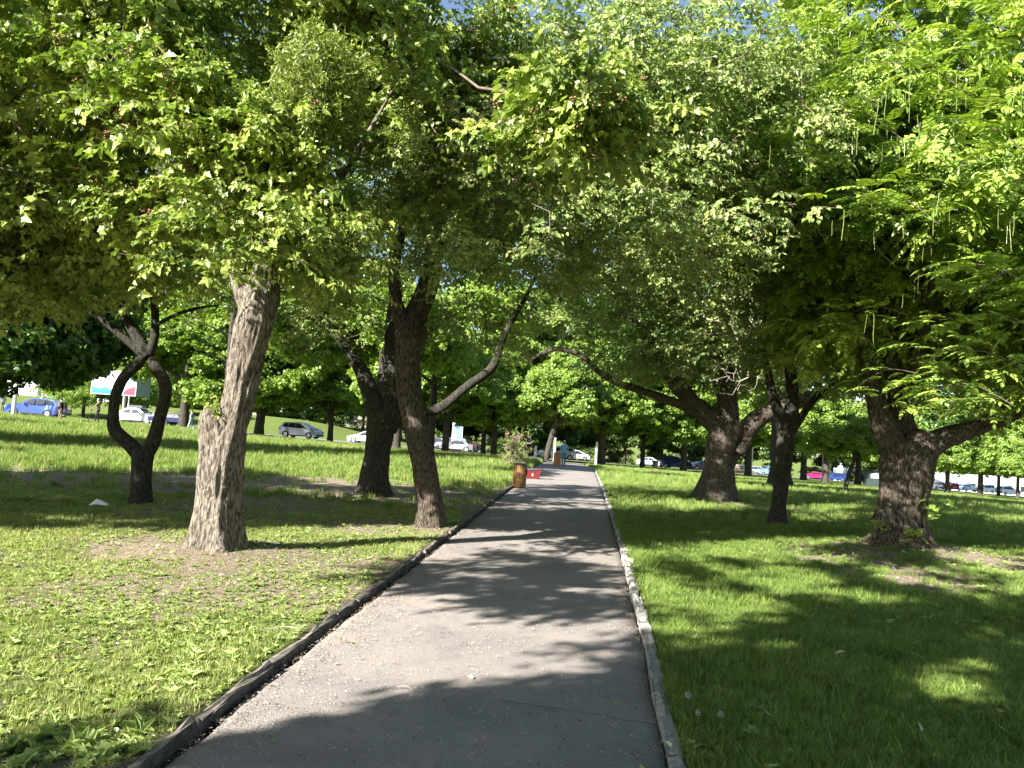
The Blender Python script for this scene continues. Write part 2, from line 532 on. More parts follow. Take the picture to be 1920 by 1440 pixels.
for pts, w in (([(742, 1135), (763, 1139), (800, 1150), (826, 1147), (850, 1152), (871, 1149), (905, 1160), (930, 1166), (960, 1164), (1010, 1172)], .002), ([(1085, 1200), (1098, 1235), (1090, 1262), (1110, 1300), (1104, 1330)], .0025)):
    tag(crack(pts, w, 2).build('crack', M['crack']), 'fine irregular crack in the dusty asphalt', kind='structure')

# kerbs: every stone its own object
def kerb_stone_mesh(seed, L, W, H, rough):
    rs = np.random.default_rng(seed)
    nx, ny = 7, 3
    V, Fc = [], []
    prof = [(-W / 2, -0.12), (-W / 2, H * 0.8), (-W / 2 + 0.012, H - 0.004), (0, H), (W / 2 - 0.012, H - 0.004), (W / 2, H * 0.8), (W / 2, -0.12)]
    for i in range(nx):
        t = i / (nx - 1)
        y = (t - 0.5) * L
        for (x, z) in prof:
            e = rough * (1.8 if i in (0, nx - 1) else 1)
            V.append((x + rs.normal() * e * 0.5, y + rs.normal() * e * 0.4, z + (rs.normal() * e if z > 0 else 0)))
    n = len(prof)
    for i in range(nx - 1):
        for j in range(n - 1):
            Fc.append((i * n + j, i * n + j + 1, (i + 1) * n + j + 1, (i + 1) * n + j))
    Fc += [tuple(range(n)), tuple(range((nx - 1) * n, nx * n))[::-1]]
    # left kerb: path-side face painted dark, for dirt and for its shade
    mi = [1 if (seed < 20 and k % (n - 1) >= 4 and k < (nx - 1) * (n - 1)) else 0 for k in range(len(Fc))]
    top = M['kerb_light'] if seed >= 20 else (M['kerb'] if seed % 3 else M['kerb_dark'])
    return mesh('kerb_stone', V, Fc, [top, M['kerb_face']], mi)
def kerb(side):
    root = empty('kerb', (0, 0, 0), ('raised concrete kerb along the sunny left side of the path' if side < 0 else 'low crumbling kerb along the shaded right side of the path'), kind='structure')
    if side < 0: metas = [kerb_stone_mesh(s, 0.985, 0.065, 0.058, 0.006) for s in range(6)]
    else: metas = [kerb_stone_mesh(20 + s, 0.985, 0.09, 0.045, 0.006) for s in range(6)]
    rub = [kerb_stone_mesh(40 + s, 0.30, 0.085, 0.06, 0.012) for s in range(4)]
    y = 0.2
    fx = xl if side < 0 else xr
    while y < 62:
        small = side > 0 and 6.3 < y < 14
        L = 0.32 if small else 1.0
        a, b = float(fx(y)), float(fx(y + L))
        ang = math.atan2(-(b - a), L)
        cy_ = y + L / 2
        x = (a + b) / 2 + side * 0.036
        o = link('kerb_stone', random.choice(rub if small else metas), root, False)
        o.location = (x + random.gauss(0, 0.006), cy_, float(base_z(x, cy_)) + random.gauss(0, 0.007 if not small else 0.01))
        dz = float(base_z(b, y + L)) - float(base_z(a, y))
        o.rotation_euler = (math.atan2(dz, L) + random.gauss(0, 0.006), random.gauss(0, 0.05), ang + random.gauss(0, 0.010 if not small else 0.08))
        y += L + 0.012
kerb(-1)
kerb(1)

# ------------------------------------------------------------------ road beyond the lawn
def ribbon(name, label, pts, w, dz, mat, off=0.0):
    pts = np.array(pts, float)
    t = np.linspace(0, len(pts) - 1, 120)
    C = np.stack([np.interp(t, np.arange(len(pts)), pts[:, k]) for k in (0, 1)], 1)
    D = np.gradient(C, axis=0)
    D /= np.linalg.norm(D, axis=1)[:, None]
    Nn = np.stack([-D[:, 1], D[:, 0]], 1)
    V, Fc = [], []
    ks = np.linspace(-w / 2, w / 2, 5) + off
    for i in range(len(C)):
        for k in ks:
            q = C[i] + Nn[i] * k
            V.append((q[0], q[1], float(base_z(*q)) + dz))
    n = len(ks)
    Fc = [(i * n + j, i * n + j + 1, (i + 1) * n + j + 1, (i + 1) * n + j) for i in range(len(C) - 1) for j in range(n - 1)]
    return tag(link(name, mesh(name, V, Fc, mat, smooth=True)), label, kind='structure')
ROAD = [(-120, 52), (-46, 71), (-22, 82), (-5, 103), (10, 116), (30, 126), (60, 156), (120, 200)]
ribbon('road', 'sunlit asphalt road running behind the lawn', ROAD, 10, 0.16, M['road'])
ribbon('pavement', 'pale pavement strip on the lawn side of the road', ROAD, 1.8, 0.20, M['kerb'], off=-7)

# ------------------------------------------------------------------ leaves and sprays (templates for the crowns)
HALF = {
    'lobed': [(0, 0), (0.16, 0.03), (0.46, 0.20), (0.31, 0.36), (0.44, 0.60), (0.17, 0.64), (0, 1.0)],
    'ovate': [(0, 0), (0.20, 0.16), (0.27, 0.42), (0.17, 0.74), (0, 1.0)],
    'lance': [(0, 0), (0.13, 0.2), (0.16, 0.5), (0.10, 0.8), (0, 1.0)],
    'diamond': [(0, 0), (0.33, 0.42), (0, 1.0)],
    'five': [(0, 0), (0.38, -0.02), (0.30, 0.2), (0.58, 0.42), (0.32, 0.52), (0.28, 0.72), (0, 1.0)],
}
def leaf_geo(kind, L, fold=0.35, droop=0.25):
    h = HALF[kind]
    V, Fc = [], []
    n = len(h)
    for (x, y) in h: V.append((x * L, y * L, x * L * fold - droop * L * y * y))
    idx = list(range(n))
    for (x, y) in h[1:-1]: V.append((-x * L, y * L, x * L * fold - droop * L * y * y))
    l = [0] + list(range(n, n + n - 2)) + [n - 1]
    Fc = [tuple(idx), tuple(l[::-1])]
    return np.array(V), Fc
def rot(ax, ay, az):
    return np.array(Euler((ax, ay, az)).to_matrix())
class Spray:
    def __init__(s): s.V, s.F, s.m, s.n = [], [], [], 0
    def put(s, V, Fc, R, t, mi=0):
        s.V.append(V @ R.T + t)
        s.F += [tuple(i + s.n for i in f) for f in Fc]
        s.m += [mi] * len(Fc)
        s.n += len(V)
    def stick(s, a, b, r, mi=1):
        a, b = np.array(a, float), np.array(b, float)
        d = b - a
        u = np.cross(d, [0.3, 0.2, 1.0]); u /= np.linalg.norm(u) + 1e-9
        v = np.cross(d, u); v /= np.linalg.norm(v) + 1e-9
        V = []
        for c, rr in ((a, r), (b, r * 0.6)):
            for k in range(3):
                t = 2.094 * k
                V.append(c + (u * math.cos(t) + v * math.sin(t)) * rr)
        s.put(np.array(V), [(0, 1, 4, 3), (1, 2, 5, 4), (2, 0, 3, 5)], np.eye(3), 0, mi)
    def mesh(s, name, mats):
        return mesh(name, np.concatenate(s.V), s.F, mats, s.m)

def spray_twig(seed, kind, mats, nl=14, L=0.075, ext=0.30, seeds=0):
    rs = np.random.default_rng(seed)
    s = Spray()
    for br in range(3):
        az = rs.uniform(-0.9, 0.9) + (0 if br == 0 else (0.9 if br == 1 else -0.9))
        e = ext * (1 if br == 0 else 0.7)
        el = rs.uniform(-0.35, 0.3)
        d = np.array([math.cos(az) * math.cos(el), math.sin(az) * math.cos(el), math.sin(el)])
        s.stick((0, 0, 0), d * e, 0.0025)
        k = max(3, int(nl * (0.45 if br == 0 else 0.28)))
        for i in range(k):
            t = (i + 0.6) / k
            pos = d * e * t + rs.normal(0, 0.012, 3)
            side = 1 if i % 2 else -1
            yaw = az - math.pi / 2 + side * rs.uniform(0.4, 1.3) if i < k - 1 else az - math.pi / 2
            V, Fc = leaf_geo(kind, L * rs.uniform(0.65, 1.25), rs.uniform(0.15, 0.5), rs.uniform(0.05, 0.5))
            s.put(V, Fc, rot(rs.normal(-0.15, 0.35), rs.normal(0, 0.4), yaw), pos)
    for i in range(seeds):
        V, Fc = leaf_geo('ovate', 0.02, 0.3, 0.2)
        c = np.array([ext * 0.7, 0, 0.02])
        s.put(V, Fc, rot(rs.uniform(-1.5, 1.5), rs.uniform(-1.5, 1.5), rs.uniform(0, 6.3)), c + rs.normal(0, 0.028, 3), 2)
    return s.mesh('leaf_spray', mats)

def compound_leaf(s, rs, base, yaw, pitch, L=0.38, n=6, mi=0, leaf=0.085):
    """A pinnate leaf: rachis arching down, paired leaflets and a terminal one."""
    R = rot(0, 0, yaw)
    pts = []
    for i in range(n + 2):
        t = i / (n + 1)
        pts.append(np.array([0, L * t * math.cos(pitch), L * (t * math.sin(pitch) - 0.28 * t * t)]))
    for i in range(0, n + 1, 2):
        s.stick(R @ pts[i] + base, R @ pts[min(i + 2, n + 1)] + base, 0.0022, mi)
    for i in range(1, n + 2):
        sl_ = math.atan2(pts[i][2] - pts[i - 1][2], pts[i][1] - pts[i - 1][1])
        if i == n + 1:
            V, Fc = leaf_geo('ovate', leaf * 1.15, 0.2, 0.2)
            s.put(V, Fc, R @ rot(sl_, 0, 0), R @ pts[i] + base, mi)
            continue
        for side in (-1, 1):
            sc = leaf * (0.65 + 0.45 * math.sin(math.pi * (i + 1.5) / (n + 2.5))) * rs.uniform(0.85, 1.1)
            V, Fc = leaf_geo('ovate', sc, 0.2, rs.uniform(0.1, 0.35))
            s.put(V, Fc, R @ rot(sl_, side * rs.normal(0.1, 0.15), -side * 1.15 + rs.normal(0, 0.08)), R @ pts[i] + base, mi)
def spray_pinnate(seed, mats, n=4):
    rs = np.random.default_rng(seed)
    s = Spray()
    for i in range(n):
        az = (i - (n - 1) / 2) * 0.85 + rs.normal(0, 0.2) - math.pi / 2
        compound_leaf(s, rs, np.array([0.05 * i, 0, rs.normal(0, 0.03)]), az, rs.uniform(-0.1, 0.5), rs.uniform(0.26, 0.38), 5, 0, 0.095)
    s.stick((-0.15, 0, 0), (0.2, 0, 0), 0.005)
    return s.mesh('leaf_spray', mats)
def spray_puff(seed, kind, mats, n=46, L=0.17, R=0.42):
    """A puff of outer leaves for trees standing farther off."""
    rs = np.random.default_rng(seed)
    s = Spray()
    for i in range(n):
        d = rs.normal(0, 1, 3)
        d /= np.linalg.norm(d)
        p = d * R * rs.uniform(0.45, 1.0) * np.array([1, 1, 0.55])
        V, Fc = leaf_geo(kind, L * rs.uniform(0.7, 1.3), rs.uniform(0.1, 0.4), rs.uniform(0.05, 0.4))
        s.put(V, Fc, rot(rs.normal(-0.2, 0.5), rs.normal(0, 0.5), rs.uniform(0, 6.3)), p)
    return s.mesh('leaf_spray', mats)
def spray_mistletoe(seed, mats):
    rs = np.random.default_rng(seed)
    s = Spray()
    for i in range(16):
        a = rs.normal(0, 0.02, 3)
        d = rs.normal(0, 1, 3); d[2] -= 0.3; d /= np.linalg.norm(d)
        b = a + d * 0.16
        s.stick(a, b, 0.002, 0)
        for k in (-1, 1):
            V, Fc = leaf_geo('lance', 0.055, 0.1, 0.1)
            s.put(V, Fc, rot(rs.uniform(-1.2, 1.2), rs.uniform(-1.2, 1.2), rs.uniform(0, 6.3)), b)
            V, Fc = leaf_geo('lance', 0.05, 0.1, 0.1)
            s.put(V, Fc, rot(rs.uniform(-1.2, 1.2), rs.uniform(-1.2, 1.2), rs.uniform(0, 6.3)), a + d * 0.09)
    return s.mesh('leaf_spray', mats)

def tmpl(me): return bpy.data.objects.new(me.name + '_template', me)
SP = {
    'thorn': [tmpl(spray_twig(i, 'lobed' if i % 2 else 'five', [M['leaf_thorn'], M['twig'], M['seed']], 19, 0.068 if i else 0.095, 0.30, seeds=(14 if i == 2 else 0))) for i in range(6)],
    'olive': [tmpl(spray_twig(20 + i, 'ovate' if i % 2 else 'lobed', [M['leaf_olive'], M['twig'], M['leaf_dry']], 18, 0.062, 0.28, seeds=(20 if i in (2,) else 0))) for i in range(5)],
    'nut': [tmpl(spray_pinnate(40 + i, [M['leaf_nut'], M['twig']])) for i in range(5)],
    'maple': [tmpl(spray_puff(60 + i, 'five', [M['leaf_maple']], 44, 0.19, 0.45)) for i in range(4)],
    'mid': [tmpl(spray_puff(70 + i, 'lobed', [M['leaf_maple']], 44, 0.11, 0.34)) for i in range(4)],
    'deep': [tmpl(spray_puff(80 + i, 'five', [M['leaf_deep']], 44, 0.15, 0.42)) for i in range(4)],
    'shrub': [tmpl(spray_puff(90 + i, 'lobed', [M['leaf_shrub']], 44, 0.20, 0.55)) for i in range(4)],
    'mist': [tmpl(spray_mistletoe(100 + i, [M['leaf_mist']])) for i in range(3)],
    'dry': [tmpl(spray_puff(110 + i, 'ovate', [M['leaf_dry']], 20, 0.10, 0.2)) for i in range(3)],
}

# geometry nodes: points carry rotation, scale and which template; the copies are bare geometry of the crown itself
GROUPS = {}
def scatter_group(key, objs):
    if key in GROUPS: return GROUPS[key]
    ng = bpy.data.node_groups.new('scatter_' + key, 'GeometryNodeTree')
    ng.interface.new_socket('Geometry', in_out='INPUT', socket_type='NodeSocketGeometry')
    ng.interface.new_socket('Geometry', in_out='OUTPUT', socket_type='NodeSocketGeometry')
    nd, lk = ng.nodes, ng.links
    gi, go = nd.new('NodeGroupInput'), nd.new('NodeGroupOutput')
    join = nd.new('GeometryNodeJoinGeometry')
    for o in reversed(objs):
        oi = nd.new('GeometryNodeObjectInfo')
        oi.inputs['Object'].default_value = o
        oi.inputs['As Instance'].default_value = False
        g2i = nd.new('GeometryNodeGeometryToInstance')
        lk.new(oi.outputs['Geometry'], g2i.inputs[0])
        lk.new(g2i.outputs[0], join.inputs[0])
    iop = nd.new('GeometryNodeInstanceOnPoints')
    iop.inputs['Pick Instance'].default_value = True
    lk.new(gi.outputs[0], iop.inputs['Points'])
    lk.new(join.outputs[0], iop.inputs['Instance'])
    for nm, ty, sock in (('rot', 'FLOAT_VECTOR', 'Rotation'), ('scl', 'FLOAT', 'Scale'), ('pick', 'INT', 'Instance Index')):
        na = nd.new('GeometryNodeInputNamedAttribute')
        na.data_type = ty
        na.inputs['Name'].default_value = nm
        lk.new(na.outputs['Attribute'], iop.inputs[sock])
    lk.new(iop.outputs[0], go.inputs[0])
    GROUPS[key] = ng
    return ng
def scatter(name, key, objs, Pn, rotn, scl, parent=None, mats=()):
    me = bpy.data.meshes.new(name)
    n = len(Pn)
    me.vertices.add(n)
    me.vertices.foreach_set('co', np.asarray(Pn, np.float32).ravel())
    me.attributes.new('rot', 'FLOAT_VECTOR', 'POINT').data.foreach_set('vector', np.asarray(rotn, np.float32).ravel())
    me.attributes.new('scl', 'FLOAT', 'POINT').data.foreach_set('value', np.asarray(scl, np.float32))
    me.attributes.new('pick', 'INT', 'POINT').data.foreach_set('value', RNG.integers(0, len(objs), n).astype(np.int32))
    for m in objs[0].data.materials: me.materials.append(m)
    me.update()
    o = link(name, me, parent, True)
    o['kind'] = 'stuff'
    md = o.modifiers.new('scatter', 'NODES')
    md.node_group = scatter_group(key, objs)
    return o

# ------------------------------------------------------------------ where light reaches the ground (decides which sprays grow thick)
def in_poly(px, py, poly):
    c = np.zeros(len(px), bool)
    n = len(poly)
    for i in range(n):
        x0, y0 = poly[i]
        x1, y1 = poly[(i + 1) % n]
        if y0 == y1: continue
        k = ((y0 > py) != (y1 > py)) & (px < (x1 - x0) * (py - y0) / (y1 - y0) + x0)
        c ^= k
    return c
LIT = [  # clearings that the sun reaches
    [(-200, 985), (330, 1000), (640, 985), (840, 985), (790, 1040), (700, 1095), (430, 1315), (330, 1350), (200, 1310), (0, 1340), (-200, 1340)],
    [(735, 1105), (1000, 1165), (1185, 1160), (1205, 1190), (1000, 1205), (760, 1235), (860, 1258), (1000, 1285), (800, 1318), (560, 1370), (380, 1400), (440, 1310)],
    [(-200, 853), (600, 858), (950, 866), (1010, 880), (950, 893), (600, 886), (-200, 890)],
    [(1030, 886), (1112, 886), (1122, 906), (990, 908)],
    [(1120, 868), (1330, 886), (1620, 903), (2000, 925), (2000, 945), (1700, 925), (1620, 912), (1330, 897), (1120, 884)],
    [(-300, 780), (700, 832), (1000, 858), (1000, 866), (700, 842), (-300, 800)],
]
ELL = [(1260, 1065, 90, 26), (1420, 1105, 190, 40), (1360, 1165, 160, 38), (1560, 1060, 90, 14), (1660, 1130, 120, 16), (1420, 1150, 90, 28), (1500, 1175, 60, 14), (1330, 1205, 60, 12), (1790, 1085, 150, 26), (1880, 1110, 100, 24), (1230, 945, 70, 8), (1340, 955, 80, 8),
       (1600, 975, 110, 10), (1560, 955, 80, 6), (1030, 1298, 46, 16), (900, 1235, 60, 10), (1900, 980, 60, 8), (1240, 1290, 40, 12), (1100, 940, 60, 5), (930, 1010, 60, 6), (1080, 1040, 60, 6), (980, 1075, 70, 7), (1140, 1110, 30, 8)]
def lit_mask(px, py):
    m = np.zeros(len(px), bool)
    for p in LIT: m |= in_poly(px, py, p)
    e = np.zeros(len(px), bool)
    for (cx, cy_, a, b) in ELL: e |= (((px - cx) / a) ** 2 + ((py - cy_) / b) ** 2) < 1
    return m, e
CLEAR = []                      # world points the sun must see: (point, radius)
def keep_mask(Pn, keep_lit=0.02, gap=0.34):
    z = Pn[:, 2] - base_z(Pn[:, 0], Pn[:, 1])
    t = z / TAN_EL
    g = np.stack([Pn[:, 0] + SHX * t, Pn[:, 1] + SHY * t], 1)
    t2 = (Pn[:, 2] - base_z(g[:, 0], g[:, 1])) / TAN_EL
    g = np.stack([Pn[:, 0] + SHX * t2, Pn[:, 1] + SHY * t2], 1)
    gz = base_z(g[:, 0], g[:, 1])
    px, py = proj(np.column_stack([g, gz]))
    lit, ell = lit_mask(px, py)
    lit = lit | (ell & (fbm(g[:, 0] * 3.2, g[:, 1] * 2.2 + 3, 0, 2) < 0.60))
    r = RNG.random(len(Pn))
    k = ~(lit & (r > keep_lit))
    dp = fbm(g[:, 0] * 2.3 + 5, g[:, 1] * 1.5, 0, 3)
    on = (py > 885) & (px > -50) & (px < 1970)
    k &= ~(on & (dp < gap) & (r > 0.1))
    S = np.array([-SHX * math.cos(SUN_EL), -SHY * math.cos(SUN_EL), math.sin(SUN_EL)])
    for c, rad in CLEAR:
        q = Pn - c
        a = q @ S
        d = np.linalg.norm(q - a[:, None] * S, axis=1)
        k &= ~((a > 0.3) & (d < rad))
    return k

# ------------------------------------------------------------------ wood
def smooth_line(pts, rad, step):
    pts, rad = np.array(pts, float), np.array(rad, float)
    L = np.concatenate([[0], np.cumsum(np.linalg.norm(np.diff(pts, axis=0), axis=1))])
    n = max(3, int(L[-1] / step) + 1)
    s = np.linspace(0, L[-1], n)
    # Catmull-Rom through the points
    out = np.zeros((n, 3))
    rr = np.interp(s, L, rad)
    idx = np.clip(np.searchsorted(L, s, side='right') - 1, 0, len(pts) - 2)
    for k in range(n):
        i = idx[k]
        t = (s[k] - L[i]) / max(1e-6, L[i + 1] - L[i])
        p0, p1, p2, p3 = pts[max(i - 1, 0)], pts[i], pts[i + 1], pts[min(i + 2, len(pts) - 1)]
        out[k] = 0.5 * ((2 * p1) + (-p0 + p2) * t + (2 * p0 - 5 * p1 + 4 * p2 - p3) * t * t + (-p0 + 3 * p1 - 3 * p2 + p3) * t ** 3)
    return out, rr
def tube(pts, rad, sides=16, step=0.06, ridge=0.08, lump=0.12, seed=0, flare=0.0, zf=None):
    C, R = smooth_line(pts, rad, step)
    T = np.gradient(C, axis=0)
    T /= np.linalg.norm(T, axis=1)[:, None] + 1e-9
    u = np.cross(T[0], [0.13, 1, 0.2]); u /= np.linalg.norm(u)
    V = np.zeros((len(C), sides, 3))
    th = np.linspace(0, 2 * math.pi, sides, endpoint=False)
    s = np.arange(len(C)) * step
    for i in range(len(C)):
        u = u - T[i] * (u @ T[i]); u /= np.linalg.norm(u)
        v = np.cross(T[i], u)
        V[i] = C[i] + R[i] * (np.cos(th)[:, None] * u + np.sin(th)[:, None] * v)
    tt, ss = np.meshgrid(th, s)
    kk = max(2.0, 2.6 + 7 * R.max())
    rn = fbm(np.cos(tt) * kk + seed * 7, np.sin(tt) * kk, ss * 2.0 + seed, 2)
    rn2 = np.abs(noise(np.cos(tt) * kk * 2.6 + seed, np.sin(tt) * kk * 2.6, ss * 2.2) - 0.5) * 2
    ln = fbm(np.cos(tt) * 0.9 + seed, np.sin(tt) * 0.9 + 3, ss * 1.6, 2) - 0.5
    k = 1 + ridge * 2 * (rn - 0.5) + ridge * (rn2 - 0.4) + lump * 2 * ln
    if flare:
        roots = 0.5 + 0.5 * np.sin(tt * 5 + seed + 2 * noise(tt, seed))
        k = k + flare * np.exp(-ss / (1.1 * R.max())) * (0.35 + roots)
    V = C[:, None, :] + (V - C[:, None, :]) * k[:, :, None]
    n = len(C)
    V = V.reshape(-1, 3)
    i = np.arange(n - 1)[:, None] * sides
    j = np.arange(sides)[None, :]
    j2 = (j + 1) % sides
    Fc = np.stack([i + j, i + j2, i + sides + j2, i + sides + j], -1).reshape(-1, 4).tolist()
    Fc.append([int(x) for x in range((n - 1) * sides, n * sides)])
    return V, Fc, C, R
def edges_mesh(A, B, ra, rb, sides=5):
    D = B - A
    D /= np.linalg.norm(D, axis=1)[:, None] + 1e-9
    ref = np.where(np.abs(D[:, 2:3]) > 0.9, np.array([[1.0, 0, 0]]), np.array([[0, 0, 1.0]]))
    U = np.cross(D, ref); U /= np.linalg.norm(U, axis=1)[:, None]
    W = np.cross(D, U)
    th = np.linspace(0, 2 * math.pi, sides, endpoint=False)
    ring = U[:, None, :] * np.cos(th)[None, :, None] + W[:, None, :] * np.sin(th)[None, :, None]
    VA = A[:, None, :] + ring * ra[:, None, None]
    VB = (B + D * rb[:, None] * 0.5)[:, None, :] + ring * rb[:, None, None]
    V = np.concatenate([VA, VB], 1).reshape(-1, 3)
    e = np.arange(len(A))[:, None] * 2 * sides
    j = np.arange(sides)[None, :]
    j2 = (j + 1) % sides
    Fc = np.stack([e + j, e + j2, e + sides + j2, e + sides + j], -1).reshape(-1, 4)
    return V, Fc
def grow(nodes, attr, wob=0.12, seg=0.5, drop=0.0, seed=0):
    """Join every attractor to the nearest wood; returns edges with radii and the outer twigs' positions."""
    rs = np.random.default_rng(seed)
    pos = [n for n in nodes]
    par = [-1] * len(pos)
    P0 = np.array(pos)
    dist0 = np.array([np.min(np.linalg.norm(P0 - a, axis=1)) for a in attr])
    order = np.argsort(dist0)
    arr = np.zeros((len(pos) + len(attr) * 14, 3))
    cost = np.zeros(len(arr))
    arr[:len(pos)] = P0
    n = len(pos)
    for k in order:
        a = attr[k]
        d = np.linalg.norm(arr[:n] - a, axis=1)
        j = int(np.argmin(d + 0.35 * cost[:n]))
        b = arr[j].copy()
        L = d[j]
        m = int(min(9, max(1, round(L / seg))))
        prev = j
        for i in range(1, m + 1):
            t = i / m
            q = b + (a - b) * t
            if i < m:
                q = q + rs.normal(0, wob * seg, 3)
                q[2] += drop * L * math.sin(math.pi * t)
            arr[n] = q
            cost[n] = cost[prev] + np.linalg.norm(q - arr[prev])
            par.append(prev)
            prev = n
            n += 1
    par = np.array(par)
    tips = np.zeros(n)
    haschild = np.zeros(n, bool)
    for i in range(n - 1, len(P0) - 1, -1):
        if not haschild[i]: tips[i] = 1
        tips[par[i]] += tips[i]
        haschild[par[i]] = True
    return arr[:n], par, tips, len(P0)
def lobes_points(lobes, n, seed, shell=0.5):
    rs = np.random.default_rng(seed)
    vol = np.array([l[1][0] * l[1][1] * l[1][2] for l in lobes])
    cnt = np.maximum(1, (n * vol / vol.sum()).astype(int))
    out = []
    for (c, r), k in zip(lobes, cnt):
        d = rs.normal(0, 1, (k, 3)); d /= np.linalg.norm(d, axis=1)[:, None]
        rr = rs.random(k) ** (1 / 3.0) * (1 - shell) + shell
        rr = np.where(rs.random(k) < 0.72, rr, rs.random(k) ** 0.5)
        out.append(np.array(c) + d * rr[:, None] * np.array(r))
    return np.concatenate(out)

def crown(root, nodes, lobes, n_attr, per, sig, key, scale=(0.8, 1.25), seed=0, seg=0.5, tip_r=0.005, wood='twig', mask=True, flat=0.6, shell=0.5, maxr=0.08, gap=0.34, keep_lit=0.02, name='crown', zmin=0.5, hole=0.0, droop=0.45):
    rs = np.random.default_rng(seed + 500)
    attr = lobes_points(lobes, n_attr, seed, shell)
    attr = attr[attr[:, 2] > base_z(attr[:, 0], attr[:, 1]) + zmin]
    if hole > 0:
        attr = attr[fbm(attr[:, 0] * 0.45 + seed, attr[:, 1] * 0.45, attr[:, 2] * 0.6, 2) > hole]
    if mask: attr = attr[keep_mask(attr, keep_lit, gap)]
    arr, par, tips, n0 = grow(np.array(nodes), attr, seed=seed, seg=seg)
    ids = np.arange(n0, len(arr))
    r1 = np.minimum(maxr, tip_r * np.sqrt(np.maximum(1, tips[ids])) * 1.1)
    pr = par[ids]
    r0 = np.where(pr >= n0, np.minimum(maxr, tip_r * np.sqrt(np.maximum(1, tips[pr])) * 1.1), r1 * 1.25)
    r0 = np.minimum(r0, r1 * 1.5)
    V, Fc = edges_mesh(arr[pr], arr[ids], r0, r1, 5)
    link('branches', mesh('branches', V, Fc, M[wood], smooth=True), root, True)['kind'] = 'stuff'
    # sprays around the attractors and along the outer wood
    src = np.concatenate([attr, arr[ids[tips[ids] <= 3]]])
    k = int(per * len(attr))
    pick = rs.integers(0, len(src), k)
    off = rs.normal(0, sig, (k, 3)) * np.array([1, 1, flat])
    Pn = src[pick] + off
    ok = Pn[:, 2] > base_z(Pn[:, 0], Pn[:, 1]) + zmin
    if mask: ok &= keep_mask(Pn, keep_lit, gap)
    Pn, off = Pn[ok], off[ok]
    cc = np.average([l[0] for l in lobes], axis=0)
    out = Pn - cc
    out /= np.linalg.norm(out, axis=1)[:, None] + 1e-6
    offn = off / (np.linalg.norm(off, axis=1)[:, None] + 1e-6)
    dr = out * 1.3 + offn
    yaw = np.arctan2(dr[:, 1], dr[:, 0]) + rs.normal(0, 0.7, len(Pn))
    rotn = np.stack([rs.normal(0, 0.35, len(Pn)), rs.normal(droop, 0.3, len(Pn)), yaw], 1)
    o = scatter(name, key, SP[key], Pn, rotn, rs.uniform(scale[0], scale[1], len(Pn)), root)
    return o, attr, arr

def limbs_mesh(root, limbs, mat, seed=0, flare=0.25, ridge=0.09, lump=0.12, sides=20, step=0.06, name='trunk', blunt=()):
    Vs, Fs, n = [], [], 0
    nodes = []
    for i, L in enumerate(limbs):
        pts = [l[0] for l in L]
        rad = [l[1] for l in L]
        if i and i not in blunt: rad[-1] *= 0.35
        V, Fc, C, R = tube(pts, rad, sides if i == 0 else max(8, int(sides * 0.7)), step, ridge, lump, seed + i * 3, flare if i == 0 else 0)
        Vs.append(V)
        Fs += [[a + n for a in f] for f in Fc]
        n += len(V)
        nodes.append(C[len(C) // (3 if i else 2)::4])
    o = link(name, mesh(name, np.concatenate(Vs), Fs, mat, smooth=True), root, True)
    return o, np.concatenate(nodes)
def pxlimb(pts, d0):
    """limb given as photo pixels (x, y, width in pixels, extra distance): real points with real radii"""
    out = []
    for q in pts:
        d = d0 + (q[3] if len(q) > 3 else 0)
        out.append((P(q[0], q[1], d), q[2] * d / F / 2))
    return out
def root_fix(limb):
    p, r = limb[0]
    z = float(lawn_z(p[0], p[1]))
    limb[0] = (np.array([p[0], p[1], z - 0.12]), r)
    return limb
# ================================================================== THE TREES
def tree(label, base, group=None, name='tree', cat='tree'):
    return empty(name, tuple(base), label, cat, group)

# ---- the big lit trunk with a sawn knob, left of the path
d = T1B[1]
T1 = tree('thick pale ridged trunk with a sawn knob on its side, brightly sunlit beside the path', T1B)
l_main = root_fix(pxlimb([(406, 1025, 84), (408, 960, 74), (414, 890, 80), (419, 850, 76), (432, 800, 66), (446, 755, 56), (457, 700, 60), (468, 640, 64), (484, 580, 66), (496, 520, 56, .1), (490, 440, 44, .3), (470, 340, 36, .3), (440, 220, 30, .1)], d))
l_knob = pxlimb([(418, 915, 70), (412, 870, 68), (405, 830, 62), (400, 800, 56), (397, 782, 48), (396, 770, 34)], d - 0.04)
l_b = pxlimb([(478, 600, 40), (452, 530, 34, .1), (430, 450, 28, .2), (395, 360, 22, 0), (330, 280, 16, -.6), (250, 200, 12, -1.4)], d)
l_c = pxlimb([(490, 560, 36), (530, 480, 26, .2), (590, 400, 19, .3), (660, 300, 13, .2), (730, 180, 8, 0)], d)
l_d = pxlimb([(470, 470, 26), (380, 410, 17, .2), (270, 390, 12, .2), (150, 340, 9, -.1), (40, 330, 5, -.3)], d)
_, nod = limbs_mesh(T1, [l_main, l_knob, l_b, l_c, l_d], M['bark_pale'], 3, 0.65, 0.15, 0.12, 80, 0.03, blunt=(1,))
